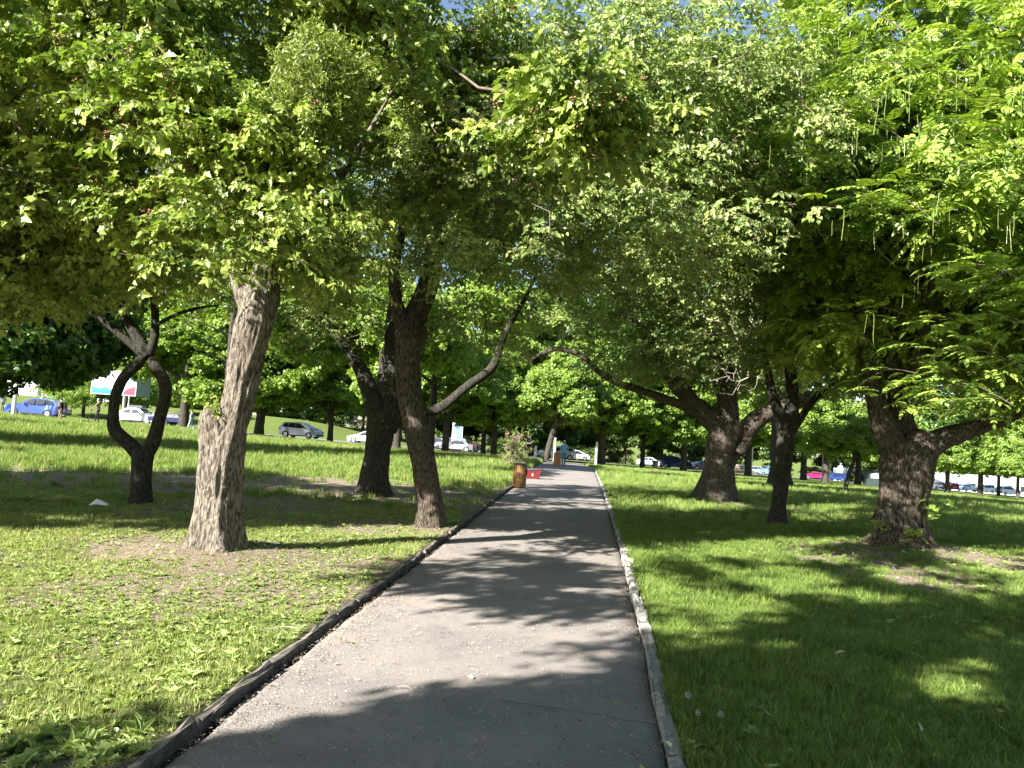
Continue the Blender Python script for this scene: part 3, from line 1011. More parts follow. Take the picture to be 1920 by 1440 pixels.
# sawn end grain of the knob
kb = MB(); kp = l_knob[-1][0]
kb.cyl(kp + np.array([0, 0, -0.02]), kp + np.array([-0.01, -0.02, 0.035]), 0.10, 0.075, 14)
kb.build('sawn_face', M['bark_pale'], T1, True)
for zc in (0.3, 0.8, 1.3, 1.8):
    f = zc / 3.0
    CLEAR.append((np.array([T1B[0] + 0.05 + 0.35 * f, T1B[1], T1B[2] + zc]), 0.75))
for (px, py) in ((300, 985), (390, 1010), (470, 1030)): CLEAR.append((gp(px, py), 0.3))
T2B = gpl(808, 984, 0.07)
CLEAR.append((T2B + np.array([0, 0, 0.15]), 0.35)); CLEAR.append((T2B + np.array([-0.1, 0, 1.55]), 0.22))
_rs = np.random.default_rng(77)
for k in range(46):             # openings in the outer leaves that let the sun in
    px_, py_ = _rs.uniform(0, 1330), _rs.uniform(0, 540)
    CLEAR.append((P(px_, py_, 7.6 if px_ < 640 else 9.4), _rs.uniform(.28, .5)))
for k in range(16):
    CLEAR.append((P(_rs.uniform(-20, 380), _rs.uniform(330, 590), 9.0), _rs.uniform(.3, .5)))
crown(T1, nod, [((-5.4, 9.2, 5.0), (2.4, 1.5, 1.3)), ((-3.6, 9.2, 5.6), (2.2, 1.5, 1.6)), ((-6.6, 9.8, 4.3), (2.6, 1.6, 1.4)), ((-4.2, 9.4, 6.8), (3.6, 1.6, 1.2)), ((-3.1, 9.3, 4.0), (1.2, 0.9, 0.7)),
      ((-7.6, 10.4, 4.0), (2.2, 1.2, 1.1)), ((-1.8, 10.0, 6.6), (1.6, 1.6, 1.2)), ((-5.8, 7.7, 4.2), (1.8, .7, 1.3)), ((-3.6, 7.8, 4.5), (1.9, .7, 1.3)), ((-2.2, 8.2, 4.4), (0.9, .6, 1.0)), ((-5.0, 8.1, 5.7), (2.4, .7, 1.0)), ((-3.1, 9.7, 3.5), (1.0, .5, .4))], 640, 19, 0.29, 'thorn', (0.7, 1.3), 1, keep_lit=0.05, gap=0.25, hole=0.2)
# sprouting leaves in the knob's hollow
def sprouts(root, at_, n, r, key, sc, zs=1.0):
    rs = np.random.default_rng(int(abs(at_[0] * 100)))
    Pn = np.array(at_) + rs.normal(0, 1, (n, 3)) * np.array([r, r, r * zs])
    rotn = np.stack([rs.normal(0, .3, n), rs.normal(-0.7, .4, n), rs.uniform(0, 6.3, n)], 1)
    return scatter('sprouts', key, SP[key], Pn, rotn, rs.uniform(*sc, n), root)
sprouts(T1, P(404, 765, d - 0.1), 12, 0.07, 'thorn', (0.3, 0.5), 1.2)

# ---- the wishbone tree behind it
T0B = gpl(265, 938, 0.07)
d = T0B[1]
T0 = tree('dark slender tree whose forked trunk rejoins in a wishbone loop', T0B)
a0 = root_fix(pxlimb([(264, 946, 40), (265, 900, 34), (268, 850, 40), (268, 838, 36)], d))
a1 = pxlimb([(265, 858, 28), (245, 835, 26), (216, 806, 24), (213, 775, 19), (217, 742, 20), (232, 708, 20), (258, 682, 22), (278, 660, 24)], d)
a2 = pxlimb([(268, 858, 28), (286, 830, 26), (299, 785, 22), (310, 745, 22), (308, 715, 22), (292, 688, 22), (278, 660, 24)], d)
a3 = pxlimb([(278, 668, 24), (262, 640, 22), (238, 600, 18), (222, 560, 16, .1), (200, 500, 12, .2)], d)
a4 = pxlimb([(279, 665, 20), (290, 630, 15), (290, 580, 14), (284, 530, 12), (276, 460, 10)], d)
a5 = pxlimb([(268, 664, 16), (238, 638, 13), (200, 606, 12), (160, 575, 12), (110, 540, 9)], d)
a6 = pxlimb([(292, 610, 8), (330, 590, 7), (370, 578, 6), (410, 572, 5)], d)
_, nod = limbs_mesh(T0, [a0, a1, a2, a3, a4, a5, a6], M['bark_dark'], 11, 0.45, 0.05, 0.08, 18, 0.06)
crown(T0, nod, [((-7.4, 13.8, 5.4), (2.6, 1.8, 1.2)), ((-6.3, 13.6, 4.6), (1.4, 1.2, .6)), ((-8.8, 14.2, 4.7), (2.2, 1.5, 1.0))], 200, 12, 0.30, 'thorn', (0.8, 1.2), 2, zmin=2.8)

# ---- the brown trunk at the kerb
d = T2B[1]
T2 = tree('brown trunk leaning over the left kerb, knotted at head height of its fork', T2B)
b0 = root_fix(pxlimb([(808, 996, 50), (806, 950, 44), (798, 890, 46), (786, 830, 46), (772, 770, 45), (764, 710, 45), (764, 660, 48), (768, 628, 56), (776, 600, 44, .1), (800, 540, 40, .3), (815, 470, 36, .4), (820, 380, 28, .2), (800, 270, 22, -.2), (790, 150, 18, -.8)], d))
b1 = pxlimb([(768, 660, 40), (756, 610, 32), (742, 560, 24), (739, 510, 21), (748, 460, 18), (760, 390, 15, -.3), (740, 290, 12, -.6)], d)
b2 = pxlimb([(772, 650, 44), (786, 622, 40), (792, 606, 30)], d + .1)
b3 = pxlimb([(818, 440, 22), (870, 360, 18, -.6), (950, 300, 14, -1.2), (1040, 220, 10, -2)], d + .4)
b4 = pxlimb([(800, 330, 14), (795, 200, 11, -2), (770, 125, 7, -3), (730, 95, 4, -3.4)], d)
_, nod = limbs_mesh(T2, [b0, b1, b2, b3, b4], M['bark_brown'], 21, 0.5, 0.08, 0.10, 30, 0.05)
crown(T2, nod, [((-0.2, 11.4, 6.4), (2.6, 2.4, 1.5)), ((1.8, 10.6, 6.2), (2.0, 2.2, 1.4)), ((-1.2, 12.4, 5.2), (1.4, 1.5, 1.0)), ((0.4, 9.8, 5.2), (1.6, 1.0, 0.8)), ((-1.3, 9.9, 5.3), (1.2, .8, 1.7)), ((1.4, 12.0, 4.9), (1.5, 1.6, 0.9)), ((3.2, 12.2, 6.2), (1.8, 2.0, 1.4)), ((-0.7, 12.2, 3.5), (0.7, 0.6, 0.35)), ((0.3, 12.4, 3.3), (0.5, 0.4, 0.3)), ((0.6, 9.2, 5.6), (2.0, .8, 1.7)), ((2.4, 9.6, 5.6), (1.6, .8, 1.7)), ((1.6, 10.2, 7.0), (2.8, .9, 1.0)), ((0.8, 13.8, 6.8), (2.8, 1.6, 1.5)), ((3.6, 15.0, 7.0), (2.4, 1.6, 1.6)), ((-2.2, 14.6, 6.2), (2.0, 1.4, 1.5)), ((1.2, 14.4, 5.2), (1.8, 1.0, .7)), ((-3.4, 14.6, 8.4), (3.0, 1.8, 1.2))],
      820, 15, 0.28, 'olive', (0.8, 1.25), 3, zmin=1.9, hole=0.29, gap=0.25)
# a spray of big fresh leaves hanging in the sun, high over the path
T2b = crown(T2, nod, [((0.35, 7.6, 4.9), (0.75, 0.6, 0.42))], 26, 10, 0.2, 'thorn', (1.0, 1.4), 33, mask=False, name='sunlit_leaves')

# ---- dark trunk with a long limb to the right
T3B = gpl(702, 928, 0.07)
d = T3B[1]
T3 = tree('dark trunk behind the kerbside tree, one long limb reaching toward the path', T3B)
c0 = root_fix(pxlimb([(702, 936, 56), (702, 900, 46), (708, 850, 46), (716, 800, 56), (722, 775, 50)], d))
c1 = pxlimb([(714, 800, 40), (700, 750, 36), (684, 710, 30), (668, 680, 22), (640, 640, 16), (600, 590, 12)], d)
c2 = pxlimb([(724, 800, 44), (738, 750, 40), (738, 700, 36), (736, 620, 30), (742, 540, 24), (730, 440, 16)], d)
c3 = pxlimb([(730, 802, 34), (752, 784, 24), (800, 773, 18), (830, 762, 18), (880, 722, 17), (922, 690, 17), (938, 650, 13), (955, 610, 12), (978, 570, 10), (1010, 510, 7)], d)
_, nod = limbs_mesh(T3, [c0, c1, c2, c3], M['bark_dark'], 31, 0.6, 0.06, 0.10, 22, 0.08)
crown(T3, nod, [((-3.6, 17.8, 6.6), (3.6, 2.4, 2.2)), ((-5.6, 17.6, 5.4), (2.4, 1.8, 1.4)), ((-0.6, 18.2, 6.6), (2.4, 1.8, 1.4)), ((-1.8, 18.4, 8.4), (3.5, 2.4, 1.8)), ((-3.9, 17.4, 4.3), (1.2, 1.0, .7)), ((-4.3, 17.2, 3.9), (1.3, .9, .8)), ((0.2, 18.0, 5.2), (1.3, 1.0, 1.0)), ((1.6, 17.2, 8.6), (3.2, 2.0, 1.4))], 430, 12, 0.34, 'olive', (1.0, 1.5), 4, zmin=2.4, hole=0.32)

# ---- right: flared trunk with two great limbs
d = T4B[1]
T4 = tree('stout flared trunk right of the path, limbs spreading low to both sides', T4B)
e0 = root_fix(pxlimb([(1338, 944, 66), (1342, 905, 54), (1350, 860, 52), (1360, 815, 62), (1366, 785, 60)], d))
e1 = pxlimb([(1356, 810, 44), (1325, 778, 36), (1290, 745, 32), (1262, 708, 28), (1240, 672, 22), (1205, 620, 17), (1160, 560, 14), (1120, 480, 10)], d)
e2 = pxlimb([(1340, 800, 22), (1290, 765, 18), (1230, 742, 16), (1160, 718, 14), (1120, 695, 12), (1092, 668, 11), (1050, 654, 10), (1020, 662, 8), (985, 680, 6)], d)
e3 = pxlimb([(1352, 880, 40), (1372, 842, 44), (1398, 806, 38), (1440, 776, 30), (1500, 750, 26), (1570, 735, 20)], d)
e4 = pxlimb([(1364, 800, 46), (1362, 740, 38), (1352, 660, 32), (1360, 580, 26), (1370, 480, 20)], d)
e5 = pxlimb([(1384, 850, 22), (1398, 830, 20), (1408, 818, 16)], d - .3)
e6 = pxlimb([(1338, 915, 30), (1322, 930, 30), (1308, 938, 20)], d - .25)
_, nod = limbs_mesh(T4, [e0, e1, e2, e3, e4, e5, e6], M['bark_brown'], 41, 0.6, 0.10, 0.16, 34, 0.08)
crown(T4, nod, [((5.6, 22.5, 7.2), (4.4, 2.6, 2.6)), ((2.6, 22.0, 6.6), (2.6, 2.2, 1.6)), ((8.4, 22.4, 5.6), (3.4, 2.4, 2.0)), ((4.2, 22.0, 9.6), (4.6, 3.0, 2.4)), ((9.8, 22, 8.4), (3.6, 3, 2.6)), ((5.5, 23.4, 4.8), (2.6, 1.4, 1.0)), ((3.2, 22.6, 4.2), (1.6, 1.0, .9)), ((7.0, 24, 4.2), (3.2, 1.2, 1.1)), ((4.4, 21.6, 5.0), (1.8, 1.0, 1.2)), ((8.6, 21.0, 4.6), (1.8, 1, 1)), ((3.6, 22.4, 3.6), (1.6, .9, .6)), ((8.2, 23.2, 3.7), (2.4, .9, .7)), ((6.0, 21.2, 4.0), (1.2, .7, .7)), (tuple(P(1250, 680, 20.8)), (1.7, .5, .55)), (tuple(P(1400, 650, 20.2)), (1.6, .5, .8)), (tuple(P(1150, 610, 20.8)), (1.4, .6, .8)), (tuple(P(1520, 700, 21)), (1.6, .5, .6))],
      760, 14, 0.40, 'olive', (1.1, 1.7), 5, zmin=2.2, hole=0.24)

# ---- right: thin dark trunk
T5B = gpl(1455, 984, 0.07)
d = T5B[1]
T5 = tree('slim dark trunk standing between the two thick trunks on the right', T5B)
f0 = root_fix(pxlimb([(1456, 994, 36), (1460, 950, 27), (1466, 900, 28), (1472, 850, 30), (1476, 800, 33), (1478, 775, 32)], d))
f1 = pxlimb([(1470, 800, 28), (1450, 745, 18), (1440, 700, 15), (1428, 640, 13), (1440, 560, 10)], d)
f2 = pxlimb([(1480, 800, 32), (1486, 740, 24), (1482, 680, 20), (1488, 600, 18), (1470, 500, 13), (1475, 400, 9)], d)
f3 = pxlimb([(1484, 810, 20), (1505, 778, 14), (1530, 745, 12), (1575, 700, 10), (1600, 640, 8)], d)
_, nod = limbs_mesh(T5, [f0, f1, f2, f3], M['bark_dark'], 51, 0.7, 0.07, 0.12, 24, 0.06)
crown(T5, nod, [((5.6, 15.6, 6.4), (2.6, 1.8, 1.6)), ((4.0, 15.2, 5.4), (1.7, 1.4, 1.0)), ((6.6, 16.4, 5.2), (1.8, 1.2, 1.0)), ((5.0, 16.8, 4.0), (1.4, .8, .8)), ((7.6, 16.6, 4.2), (1.6, .9, .9)), ((6.4, 17.4, 3.4), (1.6, .6, .5)), ((4.4, 17.0, 3.6), (1.0, .6, .5)), (tuple(P(1480, 640, 15.0)), (1.2, .4, .6))], 400, 13, 0.30, 'olive', (0.9, 1.4), 6, zmin=2.6, hole=0.3)
# bare dead twigs round its fork and round the fork of the flared trunk
def dead_twigs(root, nodes, lobes, n, seed, tip=0.0045):
    attr = lobes_points(lobes, n, seed, 0.2)
    arr, par, tips, n0 = grow(np.array(nodes), attr, wob=0.22, seg=0.22, seed=seed)
    ids = np.arange(n0, len(arr))
    r1 = np.minimum(0.03, tip * np.sqrt(np.maximum(1, tips[ids])))
    V, Fc = edges_mesh(arr[par[ids]], arr[ids], r1 * 1.15, r1, 4)
    link('dead_twigs', mesh('dead_twigs', V, Fc, M['twig_pale']), root, True)['kind'] = 'stuff'
dead_twigs(T5, nod, [((4.9, 14.9, 4.0), (0.9, 0.6, 0.9)), ((5.9, 15.2, 5.0), (1.2, .6, .6))], 110, 7)
_q = [P(1400, 700, 21), P(1370, 760, 22)]
dead_twigs(T4, np.array(_q + [P(1366, 740, 22.6)]), [(P(1375, 700, 20.4), (0.9, 0.5, 0.7)), (P(1400, 560, 20), (1.4, .7, 1.1))], 170, 8, 0.0045)

# ---- right: the great pollard with pinnate leaves and hanging catkins
d = T6B[1]
T6 = tree('massive burled pollard trunk on the far right with pinnate leaves and hanging catkins', T6B)
g0 = root_fix(pxlimb([(1686, 1026, 92), (1688, 985, 76), (1693, 930, 78), (1700, 880, 84), (1704, 850, 100), (1702, 826, 96)], d))
g1 = pxlimb([(1690, 855, 56), (1664, 815, 44), (1645, 765, 34), (1632, 700, 30), (1620, 630, 26), (1612, 570, 22), (1602, 510, 18), (1585, 430, 14)], d)
g2 = pxlimb([(1700, 850, 60), (1690, 790, 42), (1680, 720, 34), (1664, 650, 30), (1656, 580, 28), (1662, 480, 26), (1660, 380, 20), (1640, 260, 14)], d + .2)
g3 = pxlimb([(1712, 858, 60), (1745, 835, 46), (1790, 815, 36), (1830, 803, 32), (1870, 785, 34), (1910, 766, 34), (1990, 740, 30), (2080, 700, 24)], d)
g4 = pxlimb([(1716, 845, 54), (1724, 820, 50), (1728, 805, 36)], d - .1)
g5 = pxlimb([(1706, 990, 50), (1712, 1012, 50), (1722, 1032, 36)], d - .25)
g6 = pxlimb([(1668, 950, 40), (1655, 985, 44), (1646, 1012, 36)], d - .1)
g7 = pxlimb([(1700, 740, 20), (1740, 600, 18, -.8), (1760, 430, 15, -1.8), (1800, 300, 12, -2.8)], d)
_, nod = limbs_mesh(T6, [g0, g1, g2, g3, g4, g5, g6, g7], M['bark_brown'], 61, 0.45, 0.11, 0.20, 44, 0.05)
crown(T6, nod, [((7.2, 13.6, 6.4), (3.0, 2.6, 1.9)), ((10.2, 13.6, 5.6), (3.2, 2.8, 2.4)), ((4.6, 12.8, 6.8), (2.0, 2.0, 1.4)), ((6.4, 11.2, 6.0), (2.4, 1.6, 1.4)), ((8.8, 10.8, 5.2), (2.2, 1.4, 1.5)), ((7.4, 14.6, 4.2), (2.8, 1.6, 1.1)), ((9.8, 12.6, 3.4), (1.8, 1.2, .8)), ((6.8, 13.0, 8.6), (3.6, 2.6, 1.8)), ((6.2, 14.8, 4.4), (1.8, 1.0, 1.1)), ((8.8, 15.2, 3.9), (2.2, 1.0, 1.2)), ((5.0, 13.6, 5.4), (1.2, 1.0, .9)), ((10.8, 15.6, 4.2), (2.2, 1.2, 1.2)), (tuple(P(1600, 640, 13.2)), (.9, .4, .6)), (tuple(P(1750, 700, 12.6)), (1.0, .4, .4)), (tuple(P(1560, 540, 13.0)), (1.0, .5, .7))],
      680, 9, 0.34, 'nut', (0.8, 1.25), 7, zmin=1.7, gap=0.30, hole=0.22)
dead_twigs(T6, nod, [((6.3, 11.8, 4.9), (1.0, .5, .3)), ((7.6, 12.6, 4.6), (1.3, .5, .3))], 70, 9)

# pinnate leaves near enough to pick apart, each a part of the tree, and the catkins
rsn = np.random.default_rng(99)
leafm = []
for i in range(5):
    s = Spray(); compound_leaf(s, np.random.default_rng(300 + i), np.zeros(3), 0, rsn.uniform(0.05, 0.35), rsn.uniform(0.30, 0.38), 5, 0, 0.10)
    leafm.append(s.mesh('leaf', [M['leaf_nut']]))
bough = []
def near_bough(p0, p1, n, spread, sd):
    """a leafy branch from p0 to p1 with n separate leaves"""
    rs = np.random.default_rng(sd)
    p0, p1 = np.array(p0), np.array(p1)
    mid = (p0 + p1) / 2 + np.array([0, 0, 0.18])
    V, Fc, C, R = tube([p0, mid, p1], [0.009, 0.007, 0.003], 5, 0.08, 0, 0.1, sd)
    link('branch', mesh('branch', V, Fc, M['twig'], smooth=True), T6, True)
    dirv = (p1 - p0) / np.linalg.norm(p1 - p0)
    base_yaw = math.atan2(dirv[1], dirv[0]) - math.pi / 2
    for k in range(n):
        t = rs.uniform(0.12, 1.0)
        c = C[int(t * (len(C) - 1))]
        q = c + rs.normal(0, 1, 3) * np.array([spread, spread, spread * 0.45])
        o = link('leaf', leafm[k % 5], T6, False)
        o.matrix_parent_inverse = Matrix.Translation(T6.location).inverted()
        o.location = q
        o.rotation_euler = (rs.normal(0, .18), rs.normal(0, .18), base_yaw + rs.choice([-1, 1]) * rs.uniform(0.1, 1.5))
        sc = rs.uniform(0.75, 1.15)
        o.scale = (sc, sc, sc)
for i, (a, b, n, sp) in enumerate([((1960, 560, 8.6), (1770, 500, 8.2), 26, .16), ((1990, 640, 8.8), (1760, 600, 8.5), 30, .18), ((1960, 720, 9.0), (1750, 660, 9.0), 28, .18), ((1960, 520, 8.0), (1820, 560, 7.8), 22, .18), ((1900, 760, 10.5), (1740, 730, 10.5), 18, .2),
      ((1720, 700, 12.0), (1600, 730, 12.0), 20, .22), ((1700, 590, 12.0), (1570, 600, 12.2), 20, .22), ((1850, 790, 11.6), (1760, 780, 11.8), 16, .2), ((1960, 330, 8.4), (1800, 230, 8.2), 24, .18), ((1820, 180, 8.8), (1640, 120, 8.6), 26, .2), ((1760, 420, 9.0), (1600, 370, 8.8), 22, .16), ((1960, 110, 7.6), (1800, 60, 7.6), 22, .2), ((1700, 60, 9.2), (1540, 30, 9.2), 22, .22), ((1690, 260, 9.6), (1530, 200, 9.6), 24, .2), ((1560, 300, 10.2), (1440, 250, 10.2), 20, .2)]):
    near_bough(P(*a), P(*b), n, sp, 400 + i)
def catkin_mesh(sd, L=0.32):
    rs = np.random.default_rng(sd)
    mb = MB()
    n = 9
    for i in range(n):
        z0, z1 = -L * i / n, -L * (i + 1) / n
        x0, x1 = 0.005 * math.sin(i * .7 + sd), 0.005 * math.sin((i + 1) * .7 + sd)
        r = 0.0026 if i % 2 else 0.0040
        mb.cyl((x0, 0, z0), (x1, 0, z1), r, 0.0066 - r, 5, 0, False)
    return mesh('catkin', mb.V, mb.F, M['catkin'])
ckm = [catkin_mesh(i, 0.26 + 0.04 * i) for i in range(4)]
for k in range(60):
    px, py, dd = rsn.uniform(1440, 1930), rsn.uniform(10, 640), rsn.uniform(8.0, 11.5)
    if px < 1640 and py > 430: continue
    c0 = P(px, py, dd)
    for q in range(int(rsn.integers(1, 5))):
        o = link('catkin', ckm[int(rsn.integers(0, 4))], T6, False)
        o.matrix_parent_inverse = Matrix.Translation(T6.location).inverted()
        o.location = c0 + rsn.normal(0, .09, 3)
        o.rotation_euler = (rsn.normal(0, .06), rsn.normal(0, .06), rsn.uniform(0, 6.3))
        s_ = rsn.uniform(.55, 1.1)
        o.scale = (s_, s_, s_)
sprouts(T6, P(1712, 1012, d - 0.55) + np.array([0, 0, .05]), 9, 0.10, 'nut', (0.2, 0.4), .5)
sprouts(T6, P(1650, 985, d - 0.45), 10, 0.12, 'nut', (0.2, 0.4), .6)
sprouts(T6, P(1745, 960, d - 0.35), 10, 0.14, 'nut', (0.25, 0.4), .8)

# ---- mistletoe balls hanging in the crowns
def mistletoe(px, py, dd, r, label, mat='mist'):
    c = P(px, py, dd)
    root = empty('mistletoe', tuple(c), label, 'mistletoe', 'mistletoe balls in the crowns')
    rs = np.random.default_rng(int(px))
    n = int(250 * (r / 0.6) ** 2)
    dv = rs.normal(0, 1, (n, 3)); dv /= np.linalg.norm(dv, axis=1)[:, None]
    Pn = c + dv * r * (rs.uniform(0.35, 1, n) * (0.65 + 0.7 * fbm(dv[:, 0] * 2 + px, dv[:, 1] * 2, dv[:, 2] * 2, 2)))[:, None] * np.array([1, 1, 1.3])
    rotn = rs.uniform(-3, 3, (n, 3))
    scatter('foliage', mat, SP[mat], Pn, rotn, rs.uniform(0.8, 1.2, n), root)
    s = [c + np.array([0, 0, 0])] * 40
    e = c + dv[:40] * r * 0.8
    V, Fc = edges_mesh(np.array(s), e, np.full(40, .006), np.full(40, .003), 4)
    link('stems', mesh('stems', V, Fc, M['twig']), root, True)
mistletoe(595, 170, 8.2, 0.52, 'large yellow-green mistletoe ball high in the crown over the pale trunk')
mistletoe(800, 250, 9.6, 0.42, 'smaller mistletoe ball among dead twigs left of the bright leaves')
mistletoe(1212, 275, 11.0, 0.42, 'dark drooping mistletoe ball hanging alone over the path')

# ---- small trees out on the shaded lawn at the right
T7B = gpl(1583, 925, 0.07)
T7 = tree('thin young tree leaning on the shaded lawn between thick right trunks', T7B)
d = T7B[1]
h0 = root_fix(pxlimb([(1582, 932, 9), (1590, 895, 8), (1601, 862, 8), (1602, 830, 7), (1596, 800, 5)], d))
h1 = pxlimb([(1601, 850, 6), (1614, 825, 5), (1630, 800, 4)], d)
_, nod = limbs_mesh(T7, [h0, h1], M['bark_dark'], 5, 0, 0.03, 0.1, 10, 0.15)
crown(T7, nod, [(P(1570, 825, d), (1.7, 1.0, .7)), (P(1630, 815, d), (1.6, 1.0, .7))], 60, 12, .3, 'mid', (.5, .9), 71, mask=False, zmin=1)
T8B = gpl(1462, 912, 0.07)
T8 = tree('broad shaded trunk far behind the slim dark one, hazy and blue-grey', T8B)
d = T8B[1]
h0 = root_fix(pxlimb([(1463, 916, 48), (1462, 880, 34), (1462, 820, 32), (1464, 760, 34), (1460, 640, 24)], d))
_, nod = limbs_mesh(T8, [h0], M['bark_dark'], 6, 0.3, 0.06, 0.1, 18, 0.2)
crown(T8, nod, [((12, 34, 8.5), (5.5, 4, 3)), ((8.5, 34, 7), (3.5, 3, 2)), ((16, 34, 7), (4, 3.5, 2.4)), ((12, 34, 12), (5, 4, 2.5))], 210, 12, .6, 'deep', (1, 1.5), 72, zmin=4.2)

# ================================================================== MIDDLE AND FAR TREES
def far_tree(px, dd, label, h=12, tw=0.5, cb=3.2, cw=4.5, key='maple', group=None, lean=0.0, bark='bark_far', seed=0, na=70, per=14, mask=False, name='tree', off=0.0, sc=(0.9, 1.4)):
    b = gd(px, dd)
    b[2] = float(lawn_z(b[0], b[1]))
    root = tree(label, b, group, name)
    rs = np.random.default_rng(seed + 900)
    top = b + np.array([lean * h, 0, h * 0.72])
    pts = [(b + np.array([0, 0, -0.2]), tw * 0.62), (b + np.array([lean * 0.6, 0, 0.8]), tw * 0.5), (b + np.array([lean * cb, 0, cb]), tw * 0.45), ((b + top) / 2 + rs.normal(0, .2, 3), tw * 0.3), (top, tw * 0.1)]
    lim = [pts]
    for k in range(3):
        a = rs.uniform(0, 6.28)
        z0 = cb * rs.uniform(0.8, 1.3)
        s0 = b + np.array([lean * z0, 0, z0])
        lim.append([(s0, tw * .28), (s0 + np.array([math.cos(a) * cw * .3, math.sin(a) * cw * .3, 1.0]), tw * .18), (s0 + np.array([math.cos(a) * cw * .6, math.sin(a) * cw * .6, 1.7]), tw * .08)])
    _, nod = limbs_mesh(root, lim, M[bark], seed, 0.25, 0.05, 0.08, 14, 0.3)
    c = b + np.array([lean * cb * 1.3 + off, 0, 0])
    lob = [(c + np.array([rs.normal(0, .3) * cw * .4, rs.normal(0, .3) * cw * .4, cb + (h - cb) * .30]), (cw, cw * .9, (h - cb) * .30)),
           (c + np.array([rs.normal(0, .3) * cw * .4, rs.normal(0, .3) * cw * .4, cb + (h - cb) * .68]), (cw * .75, cw * .7, (h - cb) * .34)),
           (c + np.array([cw * rs.uniform(-.7, .7), -cw * .4, cb + (h - cb) * rs.uniform(.12, .3)]), (cw * .5, cw * .5, (h - cb) * .16))]
    crown(root, nod, lob, na, per, 0.55, key, sc, seed, seg=1.2, tip_r=0.02, mask=mask, zmin=cb * .62, shell=.6, maxr=.2)
    return root

# trees along the near side of the road, from the dark lime at the left to the far right
ROWG = 'trees lining the far edge of the lawn'
for i, a in enumerate([
    (343, 68, 'second roadside tree from the left, its trunk beside the walking person', 13, 0.8, 3.4, 5.6),
    (484, 72, 'roadside tree standing just right of the pale knobbed trunk', 14, 0.85, 3.6, 5.6),
    (618, 76, 'roadside tree at the bonnet of the silver hatchback', 13, 0.55, 3.4, 5.2),
    (742, 62, 'tree half hidden behind the forked dark trunk with the long limb', 12, 0.7, 3.6, 4.2),
    (834, 82, 'roadside tree in front of the two dark cars', 13, 0.75, 4.2, 5.2),
    (925, 86, 'roadside tree midway between dark off-road car and litter bin', 12, 0.65, 3.2, 4.6),
    (1023, 84, 'leaning roadside tree just left of the white car', 11, 0.65, 4.6, 4.2),
    (1127, 90, 'roadside tree beside the banded white post at the path end', 14, 0.9, 4.2, 5.6),
    (1204, 96, 'roadside tree left of the small silver car', 12, 0.6, 3.8, 5.0),
    (1281, 96, 'roadside tree in front of the black people carrier', 13, 0.8, 4.2, 5.4),
    (1402, 108, 'roadside tree left of the silver and blue cars', 12, 0.9, 4.8, 5.0),
    (1506, 116, 'roadside tree left of the magenta car', 12, 0.9, 5.0, 5.2),
    (1548, 112, 'roadside tree between magenta and blue cars', 12, 0.8, 4.8, 5.0),
    (1608, 118, 'roadside tree left of the dark kiosk', 12, 0.9, 4.8, 5.4),
    (1776, 96, 'low tree with V-forked trunk in sunlit grass at far right', 8.5, 0.55, 3.4, 4.6),
    (1836, 120, 'first of the row of short trunks at the far right edge', 8.5, 0.55, 3.8, 4.8),
    (1872, 124, 'second of the row of short trunks at the far right edge', 8.5, 0.5, 3.8, 4.6),
    (1908, 118, 'last short trunk of the row at the far right edge', 8.5, 0.5, 3.6, 4.8),
]):
    px, dd, lab, h, tw, cb, cw = a
    far_tree(px, dd, lab, h, tw, cb, cw, 'maple', ROWG, lean={1023: .22, 484: .05}.get(px, 0), seed=i, na=115 if cw > 5 else 90, per=15, sc=(1.0, 1.5))

